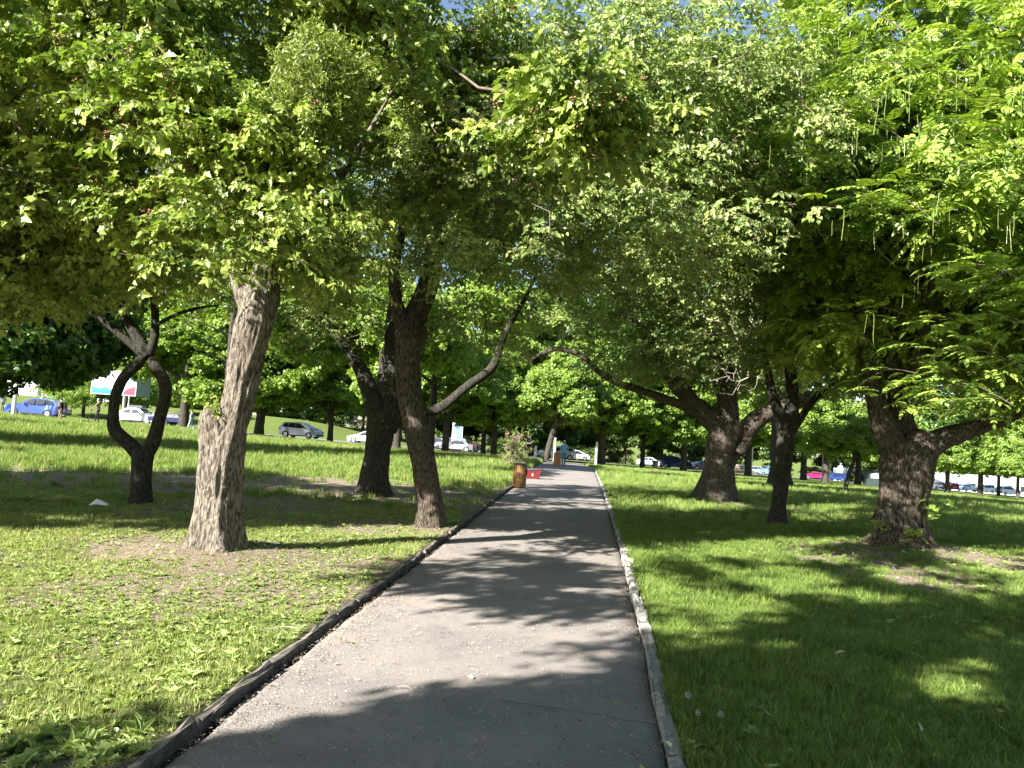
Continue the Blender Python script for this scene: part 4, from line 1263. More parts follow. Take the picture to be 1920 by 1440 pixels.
# nearer middle-distance trees that close canopy gaps, two added to shade the lawn
MID = [
    (-60, 30, 'dark leafy tree at the left edge with a low shaded crown', 8.5, .5, 2.6, 5.2, 'deep', True, .9),
    (806, 52, 'tall tree whose stem hides behind the brown kerbside trunk, crown over the path', 17, .5, 6.0, 5.6, 'maple', True, 4.5),
    (1345, 50, 'tall tree whose stem hides behind the flared trunk, crown over the path', 16, .5, 5.4, 5.4, 'mid', True, -5),
    (704, 44, 'tall tree whose stem hides behind the long-limbed dark trunk', 15, .45, 5.4, 5.5, 'mid', True, -2.6),
    (1690, 60, 'tall tree whose stem hides behind the great pollard', 17, .6, 5.0, 7, 'deep', True, 2),
    (1352, 66, 'very tall tree behind the flared trunk at the right', 18, .6, 6.4, 7, 'maple', True, 2),
    (775, 41, 'tall slim tree in line with the brown kerbside trunk', 14, .35, 5.2, 5.2, 'mid', True, .8),
    (432, 25, 'added high-crowned tree directly behind the pale knobbed trunk, shading the lawn beyond', 12, .3, 7.0, 4.6, 'mid', True, -4.5),  # this one and the next are added as shade casters, stems hidden
    (416, 33, 'high-crowned tree in line with the knob of the pale trunk', 13, .3, 7.5, 5.4, 'mid', True, -7.5),
    (1127, 100, 'very tall tree directly behind the tree of the banded post', 22, .6, 5.0, 7.0, 'maple', False, -7),
    (925, 96, 'very tall tree directly behind the tree of the dark off-road car', 22, .6, 5.0, 7.0, 'maple', False, 6),
    (905, 92, 'very tall tree left of the path end', 22, .6, 5.5, 8.0, 'maple', False, 0),
    (1130, 98, 'very tall tree right of the path end', 22, .6, 5.0, 8.0, 'maple', False, 0),
    (450, 60, 'tall tree whose stem hides behind the pale knobbed trunk', 16, .5, 5.5, 6.5, 'mid', True, -5),
    (1840, 150, 'high-crowned tree behind the row of short trunks, left one', 17, .6, 4.5, 8.0, 'maple', False, 0),
    (1925, 140, 'high-crowned tree behind the row of short trunks, at the frame edge', 17, .6, 4.5, 8.0, 'maple', False, 0),
    (1735, 150, 'high-crowned tree behind the great pollard, beyond the kiosk', 17, .6, 4.0, 8.0, 'maple', False, 0),
    (1660, 140, 'high-crowned tree above the dark kiosk', 17, .6, 4.0, 8.0, 'maple', False, 0),
]
for i, (px, dd, lab, h, tw, cb, cw, key, mk, off) in enumerate(MID):
    far_tree(px, dd, lab, h, tw, cb, cw, key, None, seed=60 + i, na=160, per=16, mask=mk, sc=(1.1, 1.6) if key != 'mid' else (1.5, 2.3), off=off)

# second rank beyond the road: dense dark shrubbery and trees
BACKG = 'trees in the dense belt beyond the road'
for i, px in enumerate([250, 330, 420, 520, 600, 680, 750, 820, 890, 960, 1030, 1100, 1170, 1240, 1310, 1390, 1470, 1560, 1650]):
    dd = 118 + (px - 400) * 0.055 + (i % 3) * 6
    if px < 600: dd = 112 + i * 3
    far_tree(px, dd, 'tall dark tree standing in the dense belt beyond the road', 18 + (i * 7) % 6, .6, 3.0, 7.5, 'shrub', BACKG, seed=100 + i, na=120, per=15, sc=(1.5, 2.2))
def shrub(px, dd, w, h, label, key='shrub', group='shrubs in front of the belt of trees', n=130):
    b = gd(px, dd)
    root = empty('shrub', tuple(b), label, 'shrub', group)
    rs = np.random.default_rng(int(px * 7 + dd))
    nst = 7
    e = b + rs.normal(0, 1, (nst, 3)) * np.array([w * .3, w * .25, 0]) + np.array([0, 0, h * .7])
    V, Fc = edges_mesh(np.repeat(b[None] - [0, 0, .1], nst, 0), e, np.full(nst, .05), np.full(nst, .02), 5)
    link('stems', mesh('stems', V, Fc, M['twig']), root, True)
    Pn = b + np.column_stack([rs.normal(0, w * .42, n), rs.normal(0, w * .3, n), rs.uniform(0.15, h, n)])
    rotn = np.column_stack([rs.normal(0, .3, n), rs.normal(0, .3, n), rs.uniform(0, 6.3, n)])
    scatter('foliage', key, SP[key], Pn, rotn, rs.uniform(.8, 1.5, n), root)
for i, px in enumerate(range(640, 1740, 74)):
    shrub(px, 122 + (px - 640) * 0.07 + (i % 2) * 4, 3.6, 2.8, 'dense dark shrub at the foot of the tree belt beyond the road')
for i, px in enumerate(range(250, 640, 60)):
    shrub(px, 110 + i * 2, 3.4, 2.6, 'green shrub along the foot of the panel fence', 'maple', 'shrubs on the embankment')
shrub(878, 112, 1.3, 1.6, 'small yellow-leaved shrub beyond the dark off-road car', 'mist', None, 200)
# small round tree on the embankment
far_tree(155, 84, 'small round-headed tree alone on the bright embankment lawn', 5.2, .35, 1.7, 3.2, 'mid', None, seed=140, na=70, per=14, sc=(1, 1.6))
far_tree(250, 88, 'low leafy tree behind the billboard post', 5.5, .35, 1.9, 3.4, 'mid', None, seed=141, na=60, per=14, sc=(1, 1.6))
far_tree(340, 98, 'low leafy tree on the embankment behind the dark trailer', 5.5, .35, 1.6, 3.6, 'mid', None, seed=142, na=60, per=14, sc=(1, 1.6))

# trees out of the frame whose shade falls across lawn and path
OUT = 'trees beside the photographer, outside the picture'
def shade_tree(x, y, label, lobes, seed, na=150, key='thorn', gap=.25):
    b = np.array([x, y, float(lawn_z(x, y))])
    root = tree(label, b, OUT)
    top = np.array(lobes[0][0])
    _, nod = limbs_mesh(root, [[(b - [0, 0, .1], .28), (b + [0.1, 0, 1.5], .2), ((b + top) / 2 + [0, 0, .6], .15), (top, .06)]], M['bark_brown'], seed, .2, .06, .1, 16, .12)
    crown(root, nod, lobes, na, 15, .32, key, (1.1, 1.7), seed, zmin=2.2, gap=gap)
shade_tree(-4.6, -2.6, 'tree behind the camera that shades the near lawn', [((-4.2, -2.6, 5.6), (3.0, 2.4, 1.8)), ((-2.0, -3.4, 5.8), (2.6, 2.4, 1.6)), ((0.6, -3.4, 5.8), (2.6, 2.2, 1.6)), ((-5.6, -0.6, 7.6), (2.8, 1.6, 1.2)), ((-2.8, -0.8, 7.8), (2.4, 1.5, 1.2)), ((-2.6, 1.6, 6.2), (2.2, 1.6, 0.9)), ((0.2, 1.9, 6.4), (2.2, 1.6, 0.9)), ((2.6, 1.8, 6.6), (2.0, 1.6, 0.9)), ((-6.4, 2.6, 6.2), (1.8, 1.5, 0.9)), ((-5.0, 3.3, 5.7), (1.5, 1.1, 0.6)), ((-2.2, 3.8, 6.2), (2.0, 1.2, 0.6)), ((0.6, 4.0, 6.3), (2.0, 1.2, 0.6)), ((3.0, 4.2, 6.4), (1.8, 1.2, 0.6)), ((-6.8, -3.4, 5.8), (2.4, 1.8, 1.2)), ((-5.2, -5.0, 5.8), (2.4, 1.8, 1.2))], 201, 1050, gap=.40)
shade_tree(-13, 6, 'tree left of the picture shading the lawn by the wishbone tree', [((-13, 6, 5.6), (3.6, 3.2, 2.2)), ((-16, 8, 6), (3.4, 3, 2.2)), ((-11, 7.6, 5.4), (2.2, 1.6, 1.2))], 202, 420)
shade_tree(-18, 12, 'tree left of the picture shading the middle lawn', [((-18, 12, 6), (4, 3.4, 2.6)), ((-22, 15, 6), (4, 3, 2.4)), ((-15.5, 11, 5.4), (2.2, 1.6, 1.4))], 203, 420)
shade_tree(-30, 25, 'tree left of the picture shading the far lawn', [((-30, 25, 6), (5, 4, 3)), ((-24, 30, 6), (4, 4, 3))], 204, 420)
shade_tree(-40, 36, 'tree left of the picture shading the lawn near the road', [((-40, 36, 7), (5, 4, 3)), ((-33, 38, 7.5), (4.5, 4, 3))], 205, 260)
# ================================================================== CARS
def car_paint(name, c, metal=0.3):
    m = simple(name, c, 0.28, metal, var=0.03, spec=0.5, coat=0.6)
    return m
PAINT = {k: car_paint(k + '_car_paint', c) for k, c in dict(blue=(0.03, 0.07, 0.30), silver=(0.50, 0.53, 0.60), white=(0.78, 0.80, 0.82), dark=(0.045, 0.05, 0.07), graphite=(0.16, 0.165, 0.18), navy=(0.02, 0.03, 0.10), magenta=(0.55, 0.03, 0.16), red=(0.45, 0.03, 0.03), lightblue=(0.25, 0.38, 0.62)).items()}
PROF = {   # side outlines, metres from the rear bumper; front is +x
    'sedan': dict(L=4.5, W=1.76, belt=0.93, top=[(0.0, 0.45), (0.02, 0.85), (0.18, 0.98), (0.75, 1.03), (1.35, 1.38), (1.9, 1.46), (2.5, 1.44), (3.3, 1.02), (4.1, 0.86), (4.42, 0.68), (4.5, 0.42)], wx=(0.85, 3.65), glass=[[(0.95, 1.0), (1.42, 1.33), (1.88, 1.38), (1.9, 0.98)], [(1.98, 0.98), (1.97, 1.385), (2.45, 1.36), (3.02, 1.0)]]),
    'wagon': dict(L=4.6, W=1.8, belt=1.02, top=[(0.0, 0.5), (0.0, 0.95), (0.12, 1.15), (0.42, 1.52), (0.9, 1.62), (1.9, 1.65), (2.45, 1.58), (3.2, 1.12), (4.25, 0.98), (4.55, 0.78), (4.6, 0.45)], wx=(0.85, 3.72), glass=[[(0.42, 1.14), (0.60, 1.47), (1.05, 1.52), (1.08, 1.1)], [(1.18, 1.1), (1.16, 1.53), (1.9, 1.56), (1.95, 1.08)], [(2.05, 1.08), (2.0, 1.56), (2.42, 1.51), (2.98, 1.1)]]),
    'mpv': dict(L=4.25, W=1.72, belt=1.0, top=[(0.0, 0.5), (0.0, 0.9), (0.1, 1.15), (0.38, 1.52), (0.9, 1.6), (1.8, 1.62), (2.4, 1.54), (3.4, 1.08), (3.95, 0.92), (4.2, 0.7), (4.25, 0.42)], wx=(0.8, 3.4), glass=[[(0.35, 1.1), (0.52, 1.46), (0.95, 1.5), (0.98, 1.07)], [(1.08, 1.06), (1.06, 1.51), (1.75, 1.53), (1.8, 1.04)], [(1.9, 1.04), (1.86, 1.53), (2.35, 1.46), (3.1, 1.06)]]),
    'suv': dict(L=4.7, W=1.88, belt=1.15, top=[(0.0, 0.55), (0.0, 1.05), (0.1, 1.25), (0.35, 1.68), (0.9, 1.76), (2.0, 1.78), (2.6, 1.7), (3.3, 1.22), (4.35, 1.1), (4.65, 0.9), (4.7, 0.5)], wx=(0.88, 3.8), glass=[[(0.38, 1.24), (0.52, 1.6), (1.05, 1.66), (1.08, 1.22)], [(1.18, 1.22), (1.16, 1.67), (1.95, 1.69), (2.0, 1.2)], [(2.1, 1.2), (2.06, 1.69), (2.56, 1.63), (3.1, 1.22)]]),
}
def car(px, dd, heading, kind, paint, label, group='cars on the road behind the lawn', roof_box=False, dz=0.2, dy=0.0):
    """heading: yaw of the car's front, in degrees, 0 = facing right in the picture"""
    S = PROF[kind]
    b = gd(px, dd)
    L, W, belt = S['L'], S['W'], S['belt']
    root = empty('car', (b[0], b[1], b[2] + dz), label, 'car', group, rz=math.radians(heading))
    wr = 0.33
    ztop = max(z for _, z in S['top'])
    def hw(z):
        return W / 2 if z <= belt else W / 2 * (1 - 0.26 * (z - belt) / (ztop - belt))
    prof = [(x - L / 2, z) for x, z in S['top']]
    bot = []
    for cx_ in S['wx'][::-1]:
        cxx = cx_ - L / 2
        bot.append((cxx + 0.42, 0.24))
        for k in range(7):
            t = math.pi * k / 6
            bot.append((cxx + 0.40 * math.cos(t), 0.30 + 0.40 * math.sin(t)))
        bot.append((cxx - 0.42, 0.24))
    poly = prof + [(L / 2 - 0.05, 0.26)] + bot + [(-L / 2 + 0.05, 0.3)]
    n = len(poly)
    V = [(x, -hw(z) * (0.93 if abs(x) > L / 2 - 0.15 else 1), z) for x, z in poly] + [(x, hw(z) * (0.93 if abs(x) > L / 2 - 0.15 else 1), z) for x, z in poly]
    bm = bmesh.new()
    vs = [bm.verts.new(v) for v in V]
    f1 = bm.faces.new(vs[:n]); f2 = bm.faces.new(vs[n:][::-1])
    for i in range(n):
        j = (i + 1) % n
        bm.faces.new((vs[j], vs[i], vs[n + i], vs[n + j]))
    bmesh.ops.triangulate(bm, faces=[f1, f2])
    bmesh.ops.recalc_face_normals(bm, faces=bm.faces)
    me = bpy.data.meshes.new('body')
    bm.to_mesh(me); bm.free()
    me.materials.append(PAINT[paint])
    link('body', me, root, False)
    for side in (-1, 1):
        for g in S['glass']:
            mb = MB()
            pts = [(x - L / 2, side * (hw(z) + 0.006), z) for x, z in g]
            inn = [(x - L / 2, side * (hw(z) - 0.02), z) for x, z in g]
            m = len(g)
            mb.add(pts + inn, [tuple(range(m)) if side < 0 else tuple(range(m))[::-1]] + [(i, (i + 1) % m, m + (i + 1) % m, m + i) for i in range(m)])
            mb.build('window', M['glass'], root)
        # door seam / sill strip and mirror
        mb = MB(); mb.box(S['wx'][0] - L / 2 + .48, S['wx'][1] - L / 2 - .48, side * W / 2 - .012, side * W / 2 + .012, 0.22, 0.32)
        mb.build('sill', M['black'], root)
        mb = MB(); gx = S['glass'][-1][-1][0] - L / 2 - 0.15
        mb.box(gx - .05, gx + .06, side * (W / 2 + .1) - .09, side * (W / 2 + .1) + .09, belt - .02, belt + .13, 0, .02)
        mb.build('mirror', PAINT[paint], root)
    tp = prof
    def pane(i, nm):
        (xa, za), (xb, zb) = tp[i], tp[i + 1]
        mb = MB()
        dx, dz_ = (xb - xa), (zb - za)
        a = (xa + dx * .1, za + dz_ * .1); c = (xa + dx * .9, za + dz_ * .9)
        nx, nz = -dz_, dx
        l = math.hypot(nx, nz); nx, nz = nx / l * .008, nz / l * .008
        V = [(a[0] + nx, -hw(a[1]) + .08, a[1] + nz), (a[0] + nx, hw(a[1]) - .08, a[1] + nz), (c[0] + nx, hw(c[1]) - .08, c[1] + nz), (c[0] + nx, -hw(c[1]) + .08, c[1] + nz)]
        V += [(v[0] - 3 * nx, v[1], v[2] - 3 * nz) for v in V]
        mb.add(V, [(0, 1, 2, 3), (0, 4, 5, 1), (1, 5, 6, 2), (2, 6, 7, 3), (3, 7, 4, 0)])
        mb.build(nm, M['glass'], root)
    ws = max(range(len(tp) - 1), key=lambda i: (tp[i][0] > -L * .1) * (tp[i][1] - tp[i + 1][1]) * (tp[i + 1][1] > .9))
    pane(ws, 'windscreen')
    rw = max(range(len(tp) // 2), key=lambda i: (tp[i + 1][1] - tp[i][1]) * (tp[i][1] > .94))
    pane(rw, 'rear_window')
    for cx_ in S['wx']:
        for side in (-1, 1):
            cxx = cx_ - L / 2
            w = MB(); w.cyl((cxx, side * (W / 2 - .22), wr), (cxx, side * (W / 2 - .01), wr), wr, wr, 18)
            wo = w.build('wheel', M['tyre'], root)
            r = MB()
            r.cyl((cxx, side * (W / 2 - .012), wr), (cxx, side * (W / 2 + .003), wr), .22, .21, 16)
            for k in range(5):
                t = k * 1.2566
                r.cyl((cxx, side * (W / 2 + .004), wr), (cxx + .2 * math.cos(t), side * (W / 2 + .004), wr + .2 * math.sin(t)), .022, .016, 4)
            r.build('rim', M['rim'], wo)
    for side in (-1, 1):
        y0, y1 = sorted((side * W * .30, side * W * .455))
        zf = tp[-2][1]
        mb = MB(); mb.box(L / 2 - .16, L / 2 + .005, y0, y1, zf - .1, zf + .06, 0, .01); mb.build('headlight', M['lamp_clear'], root)
        y0, y1 = sorted((side * W * .34, side * W * .47))
        mb = MB(); mb.box(-L / 2 - .012, -L / 2 + .12, y0, y1, belt - .18, belt + .04, 0, .01); mb.build('tail_light', M['lamp_red'], root)
    mb = MB(); mb.box(L / 2 - .12, L / 2 + .02, -W * .4, W * .4, .3, .46); mb.box(-L / 2 - .03, -L / 2 + .1, -W * .42, W * .42, .36, .5)
    mb.build('bumper', M['black'], root)
    mb = MB(); mb.box(-L / 2 - .036, -L / 2 - .012, -.26, .26, .62, .73); mb.build('number_plate', M['white'], root)
    if roof_box:
        mb = MB(); mb.box(-.9, .5, -.35, .35, ztop + .05, ztop + .26, 0, .12); mb.build('roof_box', PAINT['dark'], root)
    return root

car(66, 69, 183, 'wagon', 'blue', 'blue estate car facing left beside the pedestrian with a backpack')
car(84, 80, 186, 'sedan', 'silver', 'grey saloon parked up the slope behind the blue estate', dz=0.0)
car(258, 74, -6, 'sedan', 'silver', 'pale silver saloon seen through the wishbone tree', roof_box=True)
car(564, 79, -14, 'mpv', 'silver', 'silver hatchback facing right between two roadside trees')
car(688, 92, 170, 'sedan', 'white', 'white saloon partly hidden by the dark forked trunk')
car(826, 108, -10, 'wagon', 'dark', 'dark car just behind the brown leaning trunk')
car(868, 103, -14, 'suv', 'dark', 'dark off-road car facing right left of the litter bin')
car(858, 98, 165, 'sedan', 'graphite', 'low grey saloon in front of the dark off-road car')
car(1043, 96, 196, 'wagon', 'white', 'larger white car at the far end of the path, left of the walking man')
car(1079, 122, 12, 'mpv', 'white', 'smaller white hatchback at the path end, right of the walking man')
car(1220, 128, -20, 'sedan', 'silver', 'small silver car beside the stone litter bin')
car(1270, 112, -28, 'suv', 'navy', 'black people carrier behind a roadside tree trunk')
car(1318, 124, 10, 'sedan', 'graphite', 'grey car just left of the flared trunk')
car(1420, 156, 8, 'wagon', 'silver', 'silver car right of the orange barrier')
car(1440, 150, 190, 'suv', 'lightblue', 'blue car half behind the hazy shaded trunk')
car(1526, 150, 178, 'sedan', 'magenta', 'magenta car between two roadside trunks')
car(1562, 154, 186, 'wagon', 'blue', 'blue car with the white round sign in front of it')
PARK = 'cars in the bright car park at the far right'
car(1762, 170, 8, 'wagon', 'graphite', 'dark-roofed car at the left end of the bright car park', PARK)
car(1790, 168, 60, 'mpv', 'red', 'small red car right of the V-forked tree', PARK)
car(1812, 172, 30, 'wagon', 'lightblue', 'pale blue car in the middle of the car park', PARK)
car(1844, 168, 190, 'suv', 'white', 'white car between the first and second short trunks', PARK)
car(1890, 160, 12, 'suv', 'white', 'white car between the second and last short trunks', PARK)

# trailer with rails behind the wishbone tree
b = gd(316, 73)
tr = empty('trailer', (b[0], b[1], b[2] + .16), 'low dark blue trailer with a rail frame beside the roadside tree', 'trailer', rz=math.radians(-4))
mb = MB(); mb.box(-1.7, 1.7, -.75, .75, .45, .85); mb.build('bed', PAINT['navy'], tr)
mb = MB()
for x in (-1.65, -.55, .55, 1.65):
    for y in (-.72, .72): mb.cyl((x, y, .85), (x, y, 1.3), .022, .022, 6)
for y in (-.72, .72): mb.cyl((-1.65, y, 1.3), (1.65, y, 1.3), .022, .022, 6)
mb.build('rail', M['rim'], tr)
mb = MB(); mb.box(-1.6, 1.2, -.6, .6, .86, 1.2, 0, .15); mb.build('cover', M['black'], tr)
for y in (-.8, .8):
    mb = MB(); mb.cyl((0, y - .1, .32), (0, y + .1, .32), .32, .32, 16); mb.build('wheel', M['tyre'], tr)

# ================================================================== PEOPLE
def person(loc, yaw, joints, rad, cols, label, hair=None, extras=None, H=1.75):
    """one skinned body; joints in metres (x right, y forward away from the face = -y faces the viewer)"""
    root = empty('person', tuple(loc), label, 'person', rz=yaw)
    names = list(joints)
    V = [joints[k] for k in names]
    E = [(names.index(a), names.index(b)) for a, b in (('pelvis', 'waist'), ('waist', 'chest'), ('chest', 'neck'), ('neck', 'head'), ('head', 'crown'), ('chest', 'sh_l'), ('sh_l', 'el_l'), ('el_l', 'wr_l'), ('wr_l', 'ha_l'), ('chest', 'sh_r'), ('sh_r', 'el_r'), ('el_r', 'wr_r'), ('wr_r', 'ha_r'),
                                                       ('pelvis', 'hip_l'), ('hip_l', 'kn_l'), ('kn_l', 'an_l'), ('an_l', 'to_l'), ('pelvis', 'hip_r'), ('hip_r', 'kn_r'), ('kn_r', 'an_r'), ('an_r', 'to_r'))]
    me = bpy.data.meshes.new('body')
    me.from_pydata(V, E, [])
    o = link('body', me, root, False)
    md = o.modifiers.new('skin', 'SKIN')
    for i, k in enumerate(names):
        r = rad[k.split('_')[0]]
        me.skin_vertices[0].data[i].radius = r if isinstance(r, tuple) else (r, r)
    me.skin_vertices[0].data[names.index('pelvis')].use_root = True
    sb = o.modifiers.new('sub', 'SUBSURF'); sb.levels = sb.render_levels = 2
    bpy.context.view_layer.update()
    dg = bpy.context.evaluated_depsgraph_get()
    m2 = bpy.data.meshes.new_from_object(o.evaluated_get(dg))
    o.modifiers.clear()
    o.data = m2
    m2.name = 'body'
    m2.materials.clear()
    mats = ['skin', cols['top'], cols['legs'], cols['shoes']]
    for m in mats: m2.materials.append(M[m])
    P3 = np.array(V)
    seg = [(names.index(a), names.index(b), c) for a, b, c in (('pelvis', 'waist', 1), ('waist', 'chest', 1), ('neck', 'head', 0), ('head', 'crown', 0), ('chest', 'sh_l', 1), ('chest', 'sh_r', 1), ('sh_l', 'el_l', 1), ('sh_r', 'el_r', 1), ('el_l', 'wr_l', cols.get('sleeve', 1)), ('el_r', 'wr_r', cols.get('sleeve', 1)), ('wr_l', 'ha_l', 0), ('wr_r', 'ha_r', 0),
                                                               ('hip_l', 'kn_l', 2), ('hip_r', 'kn_r', 2), ('kn_l', 'an_l', cols.get('shin', 2)), ('kn_r', 'an_r', cols.get('shin', 2)), ('an_l', 'to_l', 3), ('an_r', 'to_r', 3))]
    for pl in m2.polygons:
        c = np.array(pl.center)
        best, bi = 9, 0
        for a, b_, mi in seg:
            A, B = P3[a], P3[b_]
            t = np.clip((c - A) @ (B - A) / ((B - A) @ (B - A)), 0, 1)
            dd_ = np.linalg.norm(c - A - t * (B - A)) - rad[names[a].split('_')[0]][0] * .6
            if dd_ < best: best, bi = dd_, mi
        if c[2] < joints['pelvis'][2] - 0.03 and bi == 1 and abs(c[0]) < .2: bi = 2
        pl.material_index = bi
        pl.use_smooth = True
    hd = np.array(joints['head'])
    if hair:
        bm = bmesh.new()
        bmesh.ops.create_icosphere(bm, subdivisions=2, radius=1.0)
        for v in bm.verts:
            v.co = Vector((v.co.x * .092, v.co.y * .112 + .012, max(v.co.z, -.15 + (.45 if v.co.y < -.2 else 0)) * .125 + .055)) + Vector(hd)
        m3 = bpy.data.meshes.new('hair'); bm.to_mesh(m3); bm.free()
        m3.materials.append(M[hair]); link('hair', m3, root, False)
    return root
RAD = dict(pelvis=(.15, .11), waist=(.14, .10), chest=(.165, .115), neck=(.055, .055), head=(.082, .098), crown=(.07, .085), sh=(.07, .065), el=(.048, .048), wr=(.034, .034), ha=(.045, .025), hip=(.095, .095), kn=(.066, .066), an=(.05, .05), to=(.045, .035))
def pose(**kw):
    j = dict(pelvis=(0, 0, .95), waist=(0, 0, 1.10), chest=(0, 0, 1.34), neck=(0, 0, 1.50), head=(0, -.015, 1.62), crown=(0, 0, 1.69), sh_l=(-.19, 0, 1.42), el_l=(-.24, .02, 1.13), wr_l=(-.24, -.06, .90), ha_l=(-.24, -.08, .80),
             sh_r=(.19, 0, 1.42), el_r=(.24, .02, 1.13), wr_r=(.24, -.06, .90), ha_r=(.24, -.08, .80), hip_l=(-.095, 0, .88), kn_l=(-.10, -.02, .49), an_l=(-.10, .01, .09), to_l=(-.11, -.13, .04), hip_r=(.095, 0, .88), kn_r=(.10, -.02, .49), an_r=(.10, .01, .09), to_r=(.11, -.13, .04))
    j.update(kw)
    return j
cloth('blue_shirt', (0.16, 0.36, 0.55)); cloth('blue_jeans', (0.07, 0.16, 0.30)); cloth('dark_shoes', (0.03, 0.03, 0.035)); cloth('grey_hair', (0.45, 0.45, 0.45))
cloth('black_cloth', (0.02, 0.02, 0.022)); cloth('tan_cloth', (0.22, 0.17, 0.12)); cloth('dark_hair', (0.025, 0.02, 0.018)); cloth('olive_cloth', (0.20, 0.19, 0.13)); cloth('grey_cloth', (0.25, 0.28, 0.33)); cloth('light_trousers', (0.30, 0.36, 0.42)); cloth('grey_cap', (0.3, 0.32, 0.33)); cloth('pack', (0.025, 0.025, 0.028))
# man on the path, walking toward the viewer, left arm bent across the body
b = gd(1056, 52)
man = person((b[0], b[1], path_z(b[0], b[1]) + .005), 0, pose(kn_l=(-.09, -.12, .50), an_l=(-.09, -.10, .10), to_l=(-.10, -.24, .05), kn_r=(.09, .02, .49), an_r=(.09, .16, .10), to_r=(.10, .03, .04), el_r=(.27, .05, 1.14), wr_r=(.17, -.16, 1.06), ha_r=(.09, -.2, 1.08), el_l=(-.25, .08, 1.14), wr_l=(-.26, .02, .90), ha_l=(-.26, -.01, .80)), RAD,
             dict(top='blue_shirt', legs='blue_jeans', shoes='dark_shoes', sleeve=0), 'man in light blue T-shirt and blue jeans walking toward us on the path', 'grey_hair')
mb = MB(); mb.box(-.075, .075, -.105, -.085, 1.615, 1.645); mb.build('sunglasses', M['black'], man)
# person with a backpack beside the blue car
b = gd(113, 57)
pk = person((b[0], b[1], float(lawn_z(b[0], b[1])) + .01), math.radians(-80), pose(chest=(0, -.04, 1.34), head=(0, -.08, 1.60), crown=(0, -.07, 1.67), el_l=(-.23, -.10, 1.16), wr_l=(-.15, -.28, 1.10), ha_l=(-.10, -.33, 1.14), kn_r=(.1, -.1, .49), an_r=(.1, .03, .09), to_r=(.1, -.1, .04)), RAD,
            dict(top='black_cloth', legs='tan_cloth', shoes='dark_shoes'), 'person in black with a backpack standing at the tail of the blue car', 'dark_hair')
mb = MB(); mb.box(-.17, .17, .10, .30, 1.02, 1.48, 0, .03); mb.build('backpack', M['pack'], pk)
# rider standing on an electric scooter
b = gd(182, 57)
bz = float(lawn_z(b[0], b[1])) + .01
sc_ = empty('scooter', (b[0], b[1], bz), 'black electric kick scooter under the standing rider', 'scooter', rz=math.radians(-86))
mb = MB(); mb.box(-.08, .08, -.42, .32, .12, .17, 0, .01); mb.build('deck', M['black'], sc_)
mb = MB(); mb.cyl((0, -.42, .15), (0, -.62, .30), .03, .03, 8); mb.cyl((0, -.68, .22), (0, -.50, 1.10), .028, .024, 8); mb.build('stem', M['black'], sc_)
mb = MB(); mb.cyl((-.24, -.50, 1.10), (.24, -.50, 1.10), .018, .018, 8); mb.build('handlebar', M['black'], sc_)
for y in (-.72, .40):
    mb = MB(); mb.cyl((-.03, y, .12), (.03, y, .12), .125, .125, 16); wo = mb.build('wheel', M['tyre'], sc_)
    mb = MB(); mb.cyl((-.034, y, .12), (.034, y, .12), .06, .06, 12); mb.build('hub', M['rim'], wo)
person((b[0], b[1], bz + .17), math.radians(-86), pose(el_l=(-.25, -.22, 1.14), wr_l=(-.22, -.44, .98), ha_l=(-.20, -.49, .94), el_r=(.25, -.22, 1.14), wr_r=(.22, -.44, .98), ha_r=(.20, -.49, .94), chest=(0, -.05, 1.34), neck=(0, -.06, 1.5), head=(0, -.09, 1.62), crown=(0, -.08, 1.69), an_l=(-.07, -.2, .07), kn_l=(-.08, -.18, .48), to_l=(-.07, -.33, .035), an_r=(.07, .12, .07), kn_r=(.08, .02, .48), to_r=(.07, 0, .035)), RAD,
       dict(top='olive_cloth', legs='black_cloth', shoes='dark_shoes'), 'person in olive jacket and grey cap riding the kick scooter', 'grey_cap')
b = gd(357, 64)
person((b[0], b[1], float(lawn_z(b[0], b[1])) + .01), math.radians(-90), pose(kn_l=(-.09, .06, .49), an_l=(-.09, .30, .12), to_l=(-.1, .18, .05), kn_r=(.09, -.16, .50), an_r=(.09, -.26, .09), to_r=(.1, -.4, .05), chest=(0, .03, 1.34), el_l=(-.24, .15, 1.15), wr_l=(-.22, .02, .93)), RAD,
       dict(top='grey_cloth', legs='light_trousers', shoes='dark_shoes'), 'person in grey striding left beside the roadside tree trunk', 'dark_hair')
b = gd(4, 82)
person((b[0], b[1], b[2] + .02), math.radians(40), pose(), RAD, dict(top='grey_cloth', legs='olive_cloth', shoes='dark_shoes'), 'person in grey-brown standing at the left picture edge on the slope', 'dark_hair')
b = gd(240, 80)
person((b[0], b[1], b[2] + .18), math.radians(30), pose(), RAD, dict(top='pack', legs='black_cloth', shoes='dark_shoes'), 'person in dark clothes standing behind the silver saloon', 'dark_hair')

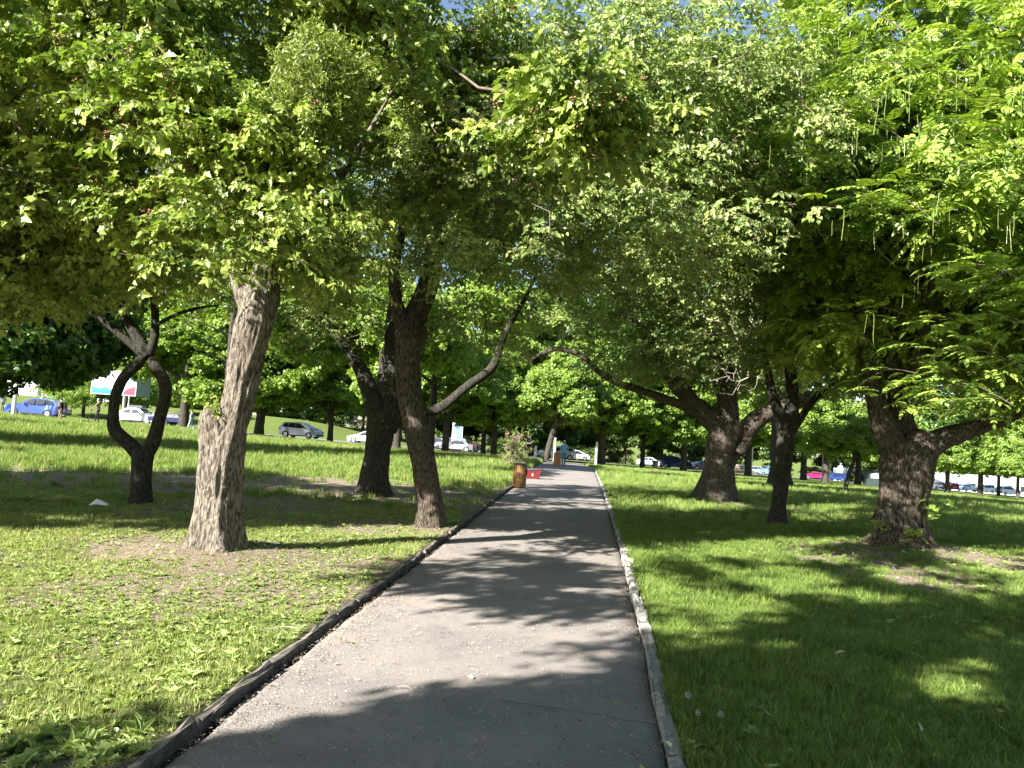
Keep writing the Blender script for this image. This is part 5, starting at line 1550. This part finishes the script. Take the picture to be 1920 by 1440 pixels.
# ================================================================== BINS, BOX, POSTS, SIGNS
def slat_bin(px, py, label, H=0.82, R=0.22, n=22, mat='wood', dist=None):
    g = gp(px, py, lambda x, y: float(base_z(x, y)) + .02) if dist is None else gd(px, dist)
    z = float(base_z(g[0], g[1])) + .012
    root = empty('litter_bin', (g[0], g[1], z), label, 'litter bin')
    mb = MB(); mb.cyl((0, 0, .05), (0, 0, H - .06), R - .03, R - .03, 20); mb.build('liner', M['black'], root)
    mb = MB(); mb.cyl((0, 0, 0.0), (0, 0, .05), R - .02, R - .02, 20); mb.build('base', M['red'], root)
    for i in range(n):
        t = 2 * math.pi * i / n
        a = 2 * math.pi * R / n * .40
        c, s = math.cos(t), math.sin(t)
        V = []
        for z0 in (.04, H - .03):
            for (r, k) in ((R - .012, -a), (R + .008, -a), (R + .012, 0), (R + .008, a), (R - .012, a)):
                V.append((c * r - s * k, s * r + c * k, z0))
        if 3.2 < ((t - 0.2) % 6.2832) < 3.2: continue
        o = link('slat', mesh('slat', V, [(0, 1, 6, 5), (1, 2, 7, 6), (2, 3, 8, 7), (3, 4, 9, 8), (5, 6, 7, 8, 9), (4, 3, 2, 1, 0)], M[mat]), root, False)
    mb = MB(); mb.cyl((0, 0, H - .03), (0, 0, H), R + .015, R + .02, 24); mb.cyl((0, 0, H), (0, 0, H + .03), R + .02, R - .05, 24); mb.build('rim', M['black'], root)
    return root
bin1 = slat_bin(973, 914, 'near cylindrical wooden-slat litter bin standing at the left kerb', .74, .20)
b1 = np.array(bin1.location)
mb = MB(); mb.box(.205, .235, -.06, .06, .40, .60); mb.build('latch', M['black'], bin1)
slat_bin(1044, 872, 'distant orange slatted litter bin beside the walking man', .9, .25, 18, 'wood_side', dist=53)

# red box with dark lid just behind the near bin
g = gp(999, 898)
rb = empty('red_box', (g[0], g[1], float(base_z(g[0], g[1])) + .015), 'open red box with dark lid and a small white emblem behind the near bin', 'box', rz=math.radians(-8))
mb = MB()
V = [(-.28, -.16, 0), (.22, -.16, 0), (.22, .16, 0), (-.28, .16, 0), (-.34, -.22, .30), (.34, -.22, .36), (.34, .22, .36), (-.34, .22, .30)]
mb.add(V, [(3, 2, 1, 0), (0, 1, 5, 4), (1, 2, 6, 5), (2, 3, 7, 6), (3, 0, 4, 7), (4, 5, 6, 7)])
mb.build('body', M['red'], rb)
mb = MB(); mb.add([(-.37, -.24, .30), (.39, -.24, .37), (.39, .24, .37), (-.37, .24, .30), (-.34, -.20, .38), (.32, -.20, .42), (.32, .20, .42), (-.34, .20, .38)], [(3, 2, 1, 0), (0, 1, 5, 4), (1, 2, 6, 5), (2, 3, 7, 6), (3, 0, 4, 7), (4, 5, 6, 7)])
mb.build('lid', M['black'], rb)
mb = MB(); y = -.197
mb.add([(-.035, y, .13), (.0, y, .11), (.035, y, .12), (.012, y, .17), (.02, y - .012, .22), (-.006, y - .013, .225), (-.012, y - .005, .17)], [(0, 1, 2, 3, 4, 5, 6)])
mb.build('emblem', M['white'], rb)

# bush with dry pinkish leaves behind the near bin
g = gd(972, 40)
bush = empty('bush', tuple(g), 'half-dead bush with dry pinkish leaves behind the near litter bin', 'bush')
rs = np.random.default_rng(5)
tips_ = g + np.column_stack([rs.normal(0, .42, 46), rs.normal(0, .3, 46), rs.uniform(.3, 1.75, 46)])
arr, par, tp_, n0 = grow(np.array([g, g + [0.1, 0, .3], g + [-.2, 0, .3]]), tips_, wob=.15, seg=.3, seed=4)
ids = np.arange(n0, len(arr))
V, Fc = edges_mesh(arr[par[ids]], arr[ids], np.full(len(ids), .014), np.full(len(ids), .009), 4)
link('branches', mesh('branches', V, Fc, M['twig_pale']), bush, True)
Pn = tips_[rs.integers(0, 46, 90)] + rs.normal(0, .14, (90, 3))
scatter('foliage', 'dry', SP['dry'], Pn, rs.uniform(-2, 2, (90, 3)), rs.uniform(.5, .9, 90), bush)
Pn = tips_[rs.integers(0, 46, 40)] + rs.normal(0, .16, (40, 3)) + [0, 0, .2]
scatter('green_leaves', 'thorn', SP['thorn'], Pn, rs.uniform(-2, 2, (40, 3)), rs.uniform(.8, 1.2, 40), bush)

def post(px, d0, h, w, label, mat='concrete', name='post', band=False, lean=0.0):
    g = gd(px, d0)
    root = empty(name, (g[0], g[1], g[2]), label, 'post')
    mb = MB(); mb.cyl((0, 0, -.2), (lean * h, 0, h), w / 2, w / 2 * .8, 12); mb.build('shaft', M[mat], root)
    mb = MB(); mb.cyl((lean * h, 0, h), (lean * h, 0, h + .06), w / 2 * .9, w / 2 * .5, 12); mb.build('cap', M['concrete'], root)
    if band:
        for zz in (h * .3, h * .55, h * .8):
            mb = MB(); mb.cyl((0, 0, zz), (0, 0, zz + .12), w / 2 * 1.03, w / 2 * 1.03, 12); mb.build('band', M['rim'], root)
    return root
post(24, 66, 9.5, .34, 'tall white concrete lamp post in front of the blue estate car', name='lamp_post')
post(77, 84, 9.5, .36, 'tall white concrete lamp post behind the grey saloon', name='lamp_post')
sg = post(697, 82, 3.6, .20, 'white post carrying the blue pedestrian crossing sign', name='sign_post')
post(849, 100, 4.2, .60, 'thick white post left of the pale blue panel')
post(1003, 60, 1.25, .26, 'short white stub post behind the dry bush')
post(1039, 78, 2.4, .26, 'pale post with dark spots left of the walking man')
post(1117, 86, 2.5, .30, 'banded white post on the right at the path end', band=True)
post(1327, 110, 4.0, .22, 'slim blue-grey post left of the flared trunk', 'rim')
post(1409, 112, 4.4, .16, 'slim grey post right of the orange barrier', 'rim')
post(1542, 118, 5.0, .30, 'grey post between the magenta and the blue car', 'concrete')
post(238, 84, 9.0, .16, 'thin pale post seen inside the loop of the wishbone tree', 'concrete')
# blue panel beside the thick post
g = gd(858, 99)
pn = empty('advert_board', (g[0], g[1], g[2]), 'pale blue upright board beside the thick white post', 'advert board')
mb = MB(); mb.box(-.42, .42, -.04, .04, .1, 3.4); mb.build('board', PAINT['lightblue'], pn)
mb = MB(); mb.box(-.47, -.42, -.06, .06, 0, 3.5); mb.box(.42, .47, -.06, .06, 0, 3.5); mb.build('frame', M['white'], pn)
# pedestrian crossing sign: yellow-green rim, blue field, white triangle, dark walking figure
M['sign_rim'] = simple('fluorescent_rim', (0.55, 0.75, 0.10), .5, var=.02)
M['sign_blue'] = simple('sign_blue', (0.02, 0.12, 0.50), .5, var=.02)
s_ = .36
mb = MB(); mb.box(-.5, .5, -.155, -.13, 2.2, 3.2); so = mb.build('sign', M['sign_rim'], sg)
mb = MB(); mb.box(-.38, .38, -.165, -.156, 2.32, 3.08); mb.build('field', M['sign_blue'], so)
mb = MB(); mb.add([(-.30, -.170, 2.42), (.30, -.170, 2.42), (0, -.170, 2.98)], [(0, 1, 2)]); mb.build('triangle', M['white'], so)
mb = MB(); y = -.175
mb.add([(-.03, y, 2.79), (.03, y, 2.79), (.03, y, 2.85), (-.03, y, 2.85)], [(0, 1, 2, 3)])
mb.add([(-.04, y, 2.62), (.04, y, 2.62), (.05, y, 2.77), (-.05, y, 2.77)], [(0, 1, 2, 3)])
mb.add([(-.12, y, 2.46), (-.06, y, 2.46), (.03, y, 2.62), (-.04, y, 2.62)], [(0, 1, 2, 3)])
mb.add([(.07, y, 2.46), (.13, y, 2.46), (.04, y, 2.63), (-.02, y, 2.62)], [(0, 1, 2, 3)])
mb.build('walking_figure', M['black'], so)
# round white signs on thin poles
for (px, d0, lab) in ((1376, 120, 'white round sign on a thin pole above the orange barrier'), (1554, 122, 'white round sign on a thin pole in front of the blue car')):
    g = gd(px, d0)
    r_ = empty('road_sign', (g[0], g[1], g[2]), lab, 'road sign')
    mb = MB(); mb.cyl((0, 0, -.1), (0, 0, 2.6), .04, .04, 8); mb.build('pole', M['rim'], r_)
    mb = MB(); mb.cyl((0, -.05, 2.7), (0, -.08, 2.7), .36, .36, 20); mb.build('disc', M['white'], r_)
# orange plastic barrier: separate stacked boards
M['orange'] = simple('faded_orange', (0.75, 0.36, 0.20), .6, var=.1)
g = gd(1383, 118)
br = empty('barrier', (g[0], g[1], g[2] + .1), 'faded orange and white barrier right of the flared trunk', 'barrier')
for i in range(4):
    mb = MB(); mb.box(-1.3, 1.3, -.06, .06, .15 + i * .36, .43 + i * .36, 0, .01); mb.build('board', M['orange' if i % 2 == 0 else 'white'], br)
for x in (-1.2, 1.2):
    mb = MB(); mb.box(x - .05, x + .05, -.13, -.062, 0, 1.6); mb.build('leg', M['rim'], br)
# pale stone litter bin by the small silver car
g = gd(1228, 92)
lb = empty('litter_bin', tuple(g), 'pale stone litter bin on the lawn before the small silver car', 'litter bin')
mb = MB(); mb.cyl((0, 0, 0), (0, 0, .85), .30, .34, 12); mb.build('body', M['kerb'], lb)
mb = MB(); mb.cyl((0, 0, .86), (0, 0, 1.02), .42, .36, 12); mb.build('lid', M['kerb_dark'], lb)
# dark bus-stop kiosk
g = gd(1637, 112)
ks = empty('kiosk', (g[0], g[1], g[2]), 'dark green-black kiosk with a pale window behind the lawn', 'kiosk', rz=math.radians(-10))
M['kiosk'] = simple('kiosk_paint', (0.03, 0.045, 0.045), .5)
mb = MB(); mb.box(-1.1, 1.1, -.8, .8, 0, 2.2); mb.build('wall', M['kiosk'], ks)
mb = MB(); mb.box(-1.25, 1.25, -.95, .95, 2.2, 2.36); mb.build('roof', M['black'], ks)
mb = MB(); mb.box(-.55, .65, -.83, -.80, 1.2, 1.85); mb.build('window', M['lamp_clear'], ks)

# billboard on a post
g = gd(208, 74)
bb = empty('billboard', (g[0], g[1], g[2]), 'raised billboard with white, blue and red poster left of the wishbone tree', 'billboard', rz=math.radians(4))
M['bb_blue'] = simple('poster_blue', (0.03, 0.22, 0.62), .5, var=.05); M['bb_sky'] = simple('poster_light_blue', (0.25, 0.50, 0.78), .5, var=.05); M['bb_red'] = simple('poster_red', (0.75, 0.05, 0.08), .5, var=.05); M['bb_green'] = simple('poster_grey_green', (0.25, 0.38, 0.36), .5, var=.15)
z0, z1 = 2.75, 5.1
mb = MB(); mb.box(-2.05, 2.15, -.25, .25, z0, z1); mb.build('case', M['concrete'], bb)
def flat(name, pts, mat, y):
    mb = MB(); mb.add([(x, y, z) for x, z in pts], [tuple(range(len(pts)))]); return mb.build(name, M[mat], bb)
flat('poster', [(-1.95, z0 + .08), (2.05, z0 + .08), (2.05, z1 - .08), (-1.95, z1 - .08)], 'white', -.254)
flat('blue_wave', [(-1.95, z0 + .08), (.1, z0 + .08), (-.1, z0 + .45), (-.7, z0 + .75), (-1.3, z0 + .55), (-1.95, z0 + .75)], 'bb_blue', -.260)
flat('light_blue_band', [(.1, z0 + .08), (.9, z0 + .08), (1.2, z0 + .6), (.5, z0 + .9), (-.1, z0 + .45)], 'bb_sky', -.260)
flat('red_wedge', [(.9, z0 + .08), (2.05, z0 + .08), (2.05, z0 + .95), (1.2, z0 + .6)], 'bb_red', -.260)
flat('blue_top', [(-1.95, z1 - .9), (-1.6, z1 - .6), (-1.0, z1 - .08), (-1.95, z1 - .08)], 'bb_sky', -.260)
flat('blue_corner', [(1.3, z1 - .9), (2.05, z0 + 1.1), (2.05, z1 - .08), (1.3, z1 - .08)], 'bb_sky', -.260)
mb = MB(); mb.add([(2.16, -.24, z0), (3.1, .75, z0 - .1), (3.1, .75, z1 - .2), (2.16, -.24, z1), (2.16, -.1, z0), (3.05, .85, z0 - .1), (3.05, .85, z1 - .2), (2.16, -.1, z1)], [(0, 1, 2, 3), (7, 6, 5, 4), (0, 4, 5, 1), (3, 2, 6, 7), (1, 5, 6, 2)]); mb.build('side_panel', M['bb_green'], bb)
mb = MB(); mb.cyl((1.05, 0, -.2), (1.05, 0, z0), .16, .16, 12); mb.build('post', M['rim'], bb)

# low pale wall and building on the slope at the left; separate panels
M['wall_white'] = simple('white_wall_paint', (0.70, 0.71, 0.74), .8, var=.06, scale=1.0)
M['wall_blue'] = simple('pale_blue_cladding', (0.50, 0.57, 0.68), .7, var=.06, scale=.6)
M['roof_grey'] = simple('roof_sheet', (0.35, 0.37, 0.40), .6)
fe = empty('fence', (0, 0, 0), 'long white panel fence along the top of the embankment at the left', 'fence')
for i in range(14):
    x0 = -92 + i * 3.4
    yy = 116 + 0.30 * (x0 + 44) * .6
    zz = float(base_z(x0, yy))
    mb = MB(); mb.box(x0, x0 + 3.32, yy - .06, yy + .06, zz - .3, zz + 2.6); mb.build('panel', M['wall_white'], fe, True)
    mb = MB(); mb.box(x0 - .10, x0 - .01, yy - .12, yy + .12, zz - .3, zz + 2.8); mb.build('post', M['concrete'], fe, True)
def building(x0, x1, y, h, label, mat, nw, floors, dep=14):
    zz = float(base_z((x0 + x1) / 2, y)) - .5
    bd = empty('building', ((x0 + x1) / 2, y + dep / 2, zz), label, 'building')
    mb = MB(); mb.box(x0, x1, y, y + dep, zz, zz + h); mb.build('wall', M[mat], bd, True)
    mb = MB(); mb.box(x0 - .4, x1 + .4, y - .4, y + dep + .4, zz + h, zz + h + .5); mb.build('roof', M['roof_grey'], bd, True)
    wd = (x1 - x0) / nw
    for f in range(floors):
        for i in range(nw):
            cx_ = x0 + wd * (i + .5)
            z_ = zz + 1.2 + f * 3.2
            mb = MB(); mb.box(cx_ - wd * .3, cx_ + wd * .3, y - .08, y - .003, z_, z_ + 1.7); w = mb.build('window', M['white'], bd, True)
            mb = MB(); mb.box(cx_ - wd * .27, cx_ + wd * .27, y - .10, y - .083, z_ + .1, z_ + 1.6); mb.build('pane', M['glass'], w, True)
            w.matrix_parent_inverse = Matrix.Translation(bd.location).inverted()
            w.children[0].matrix_parent_inverse = Matrix.Translation(bd.location).inverted() if False else Matrix.Identity(4)
    return bd
building(-110, -62, 136, 11, 'long pale blue-white building behind the panel fence at the left', 'wall_blue', 10, 3)
building(92, 150, 205, 5.5, 'low bright white building behind the car park at far right', 'wall_white', 12, 1)

# ================================================================== SMALL THINGS IN THE GRASS
def dandelion(px, py, r, label):
    g = gp(px, py, lambda x, y: float(lawn_z(x, y)) + .10)
    z = float(lawn_z(g[0], g[1]))
    root = empty('dandelion', (g[0], g[1], z), label, 'dandelion', 'dandelion clocks in the shaded lawn')
    h = g[2] - z
    mb = MB(); mb.cyl((0, 0, -.02), (0.004, 0, h - .006), .0022, .0018, 6); mb.build('stem', M['catkin'], root)
    mb = MB(); mb.cyl((0, 0, h - .008), (0, 0, h + .004), .004, .006, 8); mb.build('receptacle', M['seed'], root)
    rs = np.random.default_rng(int(px))
    mb = MB()
    for i in range(150):
        d_ = rs.normal(0, 1, 3); d_ /= np.linalg.norm(d_)
        c = d_ * r + np.array([0, 0, h])
        u = np.cross(d_, [0.2, .3, .9]); u /= np.linalg.norm(u); v = np.cross(d_, u)
        for t in (0, 1.05, 2.1):
            e = (u * math.cos(t) + v * math.sin(t)) * r * .22
            f = np.cross(d_, e) * .10
            mb.add([c - e, c + f, c + e, c - f], [(0, 1, 2, 3)])
    mb.build('seed_head', M['fluff'], root)
M['fluff'] = leaf_mat('dandelion_fluff', (0.55, 0.55, 0.52), (0.7, 0.7, 0.68), (1, 1, 1), .5, .8, .1)
dandelion(1290, 1303, .021, 'largest dandelion clock near the right kerb')
dandelion(1309, 1336, .017, 'small dandelion clock just below the largest one')
dandelion(1351, 1339, .018, 'dandelion clock farthest from the kerb')
def fallen_leaf(px, py, L, col, label, onpath=False, yaw=0):
    zf = (lambda x, y: path_z(x, y) + .006) if onpath else (lambda x, y: float(lawn_z(x, y)) + .07)
    g = gp(px, py, zf)
    V, Fc = leaf_geo('ovate', L, .35, .3)
    V[:, 2] += .02
    o = link('fallen_leaf', mesh('fallen_leaf', V, Fc, M[col]), None)
    o.location = g; o.rotation_euler = (0, 0, yaw)
    tag(o, label, 'leaf')
M['leaf_pale'] = leaf_mat('pale_fallen_leaf', (0.45, 0.46, 0.32), (0.6, 0.6, 0.45), (1, 1, .8), .3)
fallen_leaf(1586, 1227, .09, 'leaf_pale', 'single pale fallen leaf lying on the shaded lawn', yaw=1.4)
fallen_leaf(1262, 1422, .05, 'leaf_pale', 'yellow-green fallen leaf against the right kerb at the bottom', True, .6)
fallen_leaf(1256, 1410, .06, 'leaf_pale', 'pale fallen leaf just above another by the right kerb', True, -.8)
g = gp(184, 948, lambda x, y: float(lawn_z(x, y)) + .05)
mb = MB(); rs = np.random.default_rng(3)
V = [(-.14, -.05, .0), (0, -.06, .03), (.15, -.03, .01), (.16, .05, .03), (.02, .06, .08), (-.15, .05, .02), (-.03, 0, .11), (.08, 0, .07)]
mb.add(V, [(0, 1, 6), (1, 7, 6), (1, 2, 7), (2, 3, 7), (3, 4, 7), (7, 4, 6), (4, 5, 6), (5, 0, 6)])
o = mb.build('litter', M['white']); o.location = g
tag(o, 'crumpled scrap of white litter in the grass beside the wishbone tree', 'litter')
# fallen twigs
def fallen_twig(px, py, L, yaw, label, onpath=False):
    zf = (lambda x, y: path_z(x, y) + .008) if onpath else (lambda x, y: float(lawn_z(x, y)) + .04)
    g = gp(px, py, zf)
    pts = [np.array([0, 0, 0.]), np.array([L * .35, .02, .012]), np.array([L * .7, -.015, .01]), np.array([L, .02, .0])]
    V, Fc, _, _ = tube(pts, [.004, .0035, .003, .0015], 5, .03, 0, .1, 1)
    o = link('fallen_twig', mesh('fallen_twig', V, Fc, M['twig_pale'])); o.location = g; o.rotation_euler = (0, 0, yaw)
    tag(o, label, 'twig')
fallen_twig(745, 1288, .15, -.35, 'thin pale twig lying on the sunny path', True)
fallen_twig(500, 1180, .35, .3, 'dry twig in the sunny worn grass by the left kerb')
fallen_twig(1400, 1320, .30, -1.1, 'dark crooked twig in the shaded grass right of the dandelions')

# ================================================================== GRASS, WEEDS, LITTER (nobody could count them)
def tuft(seed, n, H, R, mats, w=0.004, bend=0.5):
    rs = np.random.default_rng(seed)
    V, Fc = [], []
    for i in range(n):
        a, rr = rs.uniform(0, 6.28), R * rs.random() ** .5
        x, y = rr * math.cos(a), rr * math.sin(a)
        h = H * rs.uniform(.45, 1.15)
        d_ = rs.uniform(0, 6.28)
        bx, by = math.cos(d_) * h * bend * rs.uniform(.1, 1.2), math.sin(d_) * h * bend * rs.uniform(.1, 1.2)
        px_, py_ = -math.sin(d_ + rs.normal(0, .5)) * w, math.cos(d_) * w
        o = len(V)
        V += [(x - px_, y - py_, -.01), (x + px_, y + py_, -.01), (x + bx * .35 + px_ * .9, y + by * .35 + py_ * .9, h * .55), (x + bx * .35 - px_ * .9, y + by * .35 - py_ * .9, h * .55), (x + bx, y + by, h)]
        Fc += [(o, o + 1, o + 2, o + 3), (o + 3, o + 2, o + 4)]
    return mesh('tuft', V, Fc, mats)
def rosette(seed, n, L, mats):
    rs = np.random.default_rng(seed)
    s = Spray()
    for i in range(n):
        V, Fc = leaf_geo('lance' if seed % 2 else 'lobed', L * rs.uniform(.5, 1.2), .3, .4)
        V[:, 0] *= .75
        s.put(V, Fc, rot(rs.uniform(.2, 1.0), rs.normal(0, .2), i * 6.28 / n + rs.normal(0, .3)), np.array([0, 0, .005]))
    return s.mesh('rosette', mats)
GT = {
    'short': [tmpl(tuft(i, 22, .05, .06, [M['grass_worn' if i < 3 else 'grass']], .0024, .8)) for i in range(4)] + [tmpl(tuft(9, 18, .045, .07, [M['grass_dry']], .0024, 1.2)), tmpl(tuft(8, 14, .04, .07, [M['grass_dry']], .0022, 1.5))],
    'lush': [tmpl(tuft(20 + i, 34, .05 + .01 * i, .06, [M['grass']], .0024, .6 + .15 * i)) for i in range(5)] + [tmpl(tuft(29, 22, .06, .07, [M['grass_worn']], .0024, 1.1))],
    'tall': [tmpl(tuft(30 + i, 30, .22, .14, [M['grass']], .006, .5)) for i in range(4)] + [tmpl(tuft(39, 14, .28, .14, [M['grass_dry']], .005, .4))],
    'weed': [tmpl(rosette(50 + i, 8, .085, [M['weed']])) for i in range(5)],
}
def in_view(x, y, m=90):
    px, py = proj(np.column_stack([x, y, base_z(x, y)]))
    return (px > -m) & (px < 1920 + m) & (py < 1440 + m * 1.5)
def field(name, key, label, side, y0, y1, dens, prob, sc, x_max=26):
    # points with density (per square metre), clipped to the wedge the place needs
    A = 2 * x_max * (y1 - y0)
    n = int(A * dens)
    x = RNG.uniform(-x_max, x_max, n); y = RNG.uniform(y0, y1, n)
    ok = in_view(x, y)
    if side < 0: ok &= x < xl(y) - .11
    elif side > 0: ok &= x > xr(y) + .10
    x, y = x[ok], y[ok]
    b = bareness(x, y)
    k = RNG.random(len(x)) < prob(x, y, b)
    x, y, b = x[k], y[k], b[k]
    z = lawn_z(x, y)
    rotn = np.column_stack([RNG.normal(0, .12, len(x)), RNG.normal(0, .12, len(x)), RNG.uniform(0, 6.28, len(x))])
    s = RNG.uniform(*sc, len(x)) * (1.1 - .5 * b)
    o = scatter(name, 'grass_' + key, GT[key], np.column_stack([x, y, z]), rotn, s)
    tag(o, label, kind='stuff')
    print(name, key, len(x))
field('grass', 'short', 'short patchy grass of the sunny left lawn', -1, 2.6, 8, 520, lambda x, y, b: np.clip(0.88 - 1.05 * b, 0.10, 1), (.45, 1.0), 7)
field('grass', 'short', 'patchy grass round the left trunks', -1, 8, 16, 260, lambda x, y, b: np.clip(1.05 - 1.2 * b, 0.04, 1), (.8, 1.5), 13)
field('grass', 'lush', 'thick short grass of the shaded right lawn', 1, 2.6, 8, 700, lambda x, y, b: np.clip(1.25 - 1.5 * b, 0.03, 1), (.6, 1.05), 7)
field('grass', 'lush', 'thick grass round the right trunks', 1, 8, 17, 260, lambda x, y, b: np.clip(1.2 - 1.5 * b, 0.03, 1), (.9, 1.5), 13)
for sd in (-1, 1):
    field('grass', 'tall', 'longer grass of the middle lawn, ' + ('left' if sd < 0 else 'right') + ' of the path', sd, 15.5, 32, 34 if sd < 0 else 26, lambda x, y, b: np.clip(1.2 - 1.2 * b, .05, 1), (.5, 1.1) if sd < 0 else (.35, .7), 24)
    field('grass', 'tall', 'longer grass of the far lawn, ' + ('left' if sd < 0 else 'right') + ' of the path', sd, 32, 70, 7, lambda x, y, b: np.ones(len(x)), (.8, 1.5) if sd < 0 else (.6, 1.0), 52)
field('weeds', 'weed', 'low broad-leaved weeds scattered through the left lawn', -1, 2.6, 15, 330, lambda x, y, b: np.clip(fbm(x * .9, y * .9 + 4) * 1.8 - .35, .15, 1) * (1.1 - .45 * b), (.3, .85), 11)
field('weeds', 'weed', 'low broad-leaved weeds scattered through the right lawn', 1, 2.6, 15, 55, lambda x, y, b: np.clip(fbm(x * .9, y * .9 + 4) * 2.2 - .8, .03, 1), (.5, 1.2), 11)
# taller clump of weeds at the bottom left
_p = gp(150, 1405, lambda x, y: float(lawn_z(x, y)))
wc = empty('weed_clump', tuple(_p), 'leafy dock clump in the lawn at the bottom left', 'weed clump')
rs = np.random.default_rng(8)
Pn = _p + np.column_stack([rs.normal(0, .13, 40), rs.normal(0, .10, 40), np.full(40, 0.0)])
scatter('leaves', 'grass_weed', GT['weed'], Pn, np.column_stack([rs.normal(0, .3, 40), rs.normal(0, .3, 40), rs.uniform(0, 6.3, 40)]), rs.uniform(.8, 1.3, 40), wc)

# seed litter on the path and along the left kerb
def flake(seed, mats):
    rs = np.random.default_rng(seed)
    V, Fc = [], []
    for i in range(5):
        c = rs.normal(0, .03, 2)
        a = rs.uniform(0, 6.28)
        L, w = rs.uniform(.003, .009), rs.uniform(.0018, .004)
        u = np.array([math.cos(a), math.sin(a)]) * L; v = np.array([-math.sin(a), math.cos(a)]) * w
        o = len(V)
        for q, z in ((c - u, .001), (c - v, .004), (c + u, .002), (c + v, .0035)): V.append((q[0], q[1], z))
        Fc.append((o, o + 1, o + 2, o + 3))
    return mesh('flake', V, Fc, mats)
M['flake_a'] = simple('seed_husk', (0.30, 0.20, 0.14), .9, var=.4, spec=.1)
M['flake_b'] = simple('pale_husk', (0.48, 0.40, 0.32), .9, var=.3, spec=.1)
M['flake_c'] = simple('dark_crumb', (0.05, 0.045, 0.04), .9, var=.3, spec=.1)
FL = [tmpl(flake(i, [M['flake_' + 'abcab'[i]]])) for i in range(5)]
n = 9000
y = RNG.uniform(2.4, 20, n) ** 1.0
u = RNG.random(n)
near = RNG.random(n) < .35
u = np.where(near, np.abs(RNG.normal(0, .10, n)), u)
u = np.where(RNG.random(n) < .08, 1 - np.abs(RNG.normal(0, .04, n)), u)
x = xl(y) + (xr(y) - xl(y)) * np.clip(u, .01, .99)
z = base_z(x, y) + .018 * (1 - (2 * np.clip(u, 0, 1) - 1) ** 2) + .009
o = scatter('litter_scatter', 'flake', FL, np.column_stack([x, y, z]), np.column_stack([np.zeros(n), np.zeros(n), RNG.uniform(0, 6.28, n)]), RNG.uniform(.5, 1.5, n))
o.name = 'debris'
tag(o, 'fine seed husks and crumbs strewn over the path', kind='stuff')
n = 42000
x = RNG.uniform(-9, 9, n); y = RNG.uniform(2.6, 14, n)
ok = in_view(x, y) & ((x < xl(y) - .1) | (x > xr(y) + .1)) & (RNG.random(n) < bareness(x, y) * 1.4)
x, y = x[ok], y[ok]
o = scatter('debris', 'flake', FL, np.column_stack([x, y, lawn_z(x, y) + .006]), np.column_stack([RNG.normal(0, .2, len(x)), RNG.normal(0, .2, len(x)), RNG.uniform(0, 6.28, len(x))]), RNG.uniform(.7, 2.0, len(x)))
tag(o, 'dry husks and leaf crumbs lying on the bare soil of the lawn', kind='stuff')

n = 900
x = RNG.uniform(-9, 9, n); y = RNG.uniform(2.6, 15, n)
ok = in_view(x, y)
x, y = x[ok], y[ok]
onp = (x > xl(y)) & (x < xr(y))
ok = ~onp | (RNG.random(len(x)) < .15)
x, y, onp = x[ok], y[ok], onp[ok]
z = np.where(onp, base_z(x, y) + .022, lawn_z(x, y) + .035)
def one_leaf(i, m):
    V, Fc = leaf_geo('ovate', .035 + .006 * i, .5, .3)
    return mesh('dropped_leaf', V, Fc, [m])
DL = [tmpl(one_leaf(i, M[('leaf_dry', 'leaf_pale', 'leaf_thorn', 'grass_dry')[i]])) for i in range(4)]
o = scatter('leaves', 'dropped', DL, np.column_stack([x, y, z]), np.column_stack([RNG.normal(0, .5, len(x)), RNG.normal(0, .5, len(x)), RNG.uniform(0, 6.28, len(x))]), RNG.uniform(.6, 1.3, len(x)))
tag(o, 'small dropped leaves strewn thinly over lawn and path', kind='stuff')
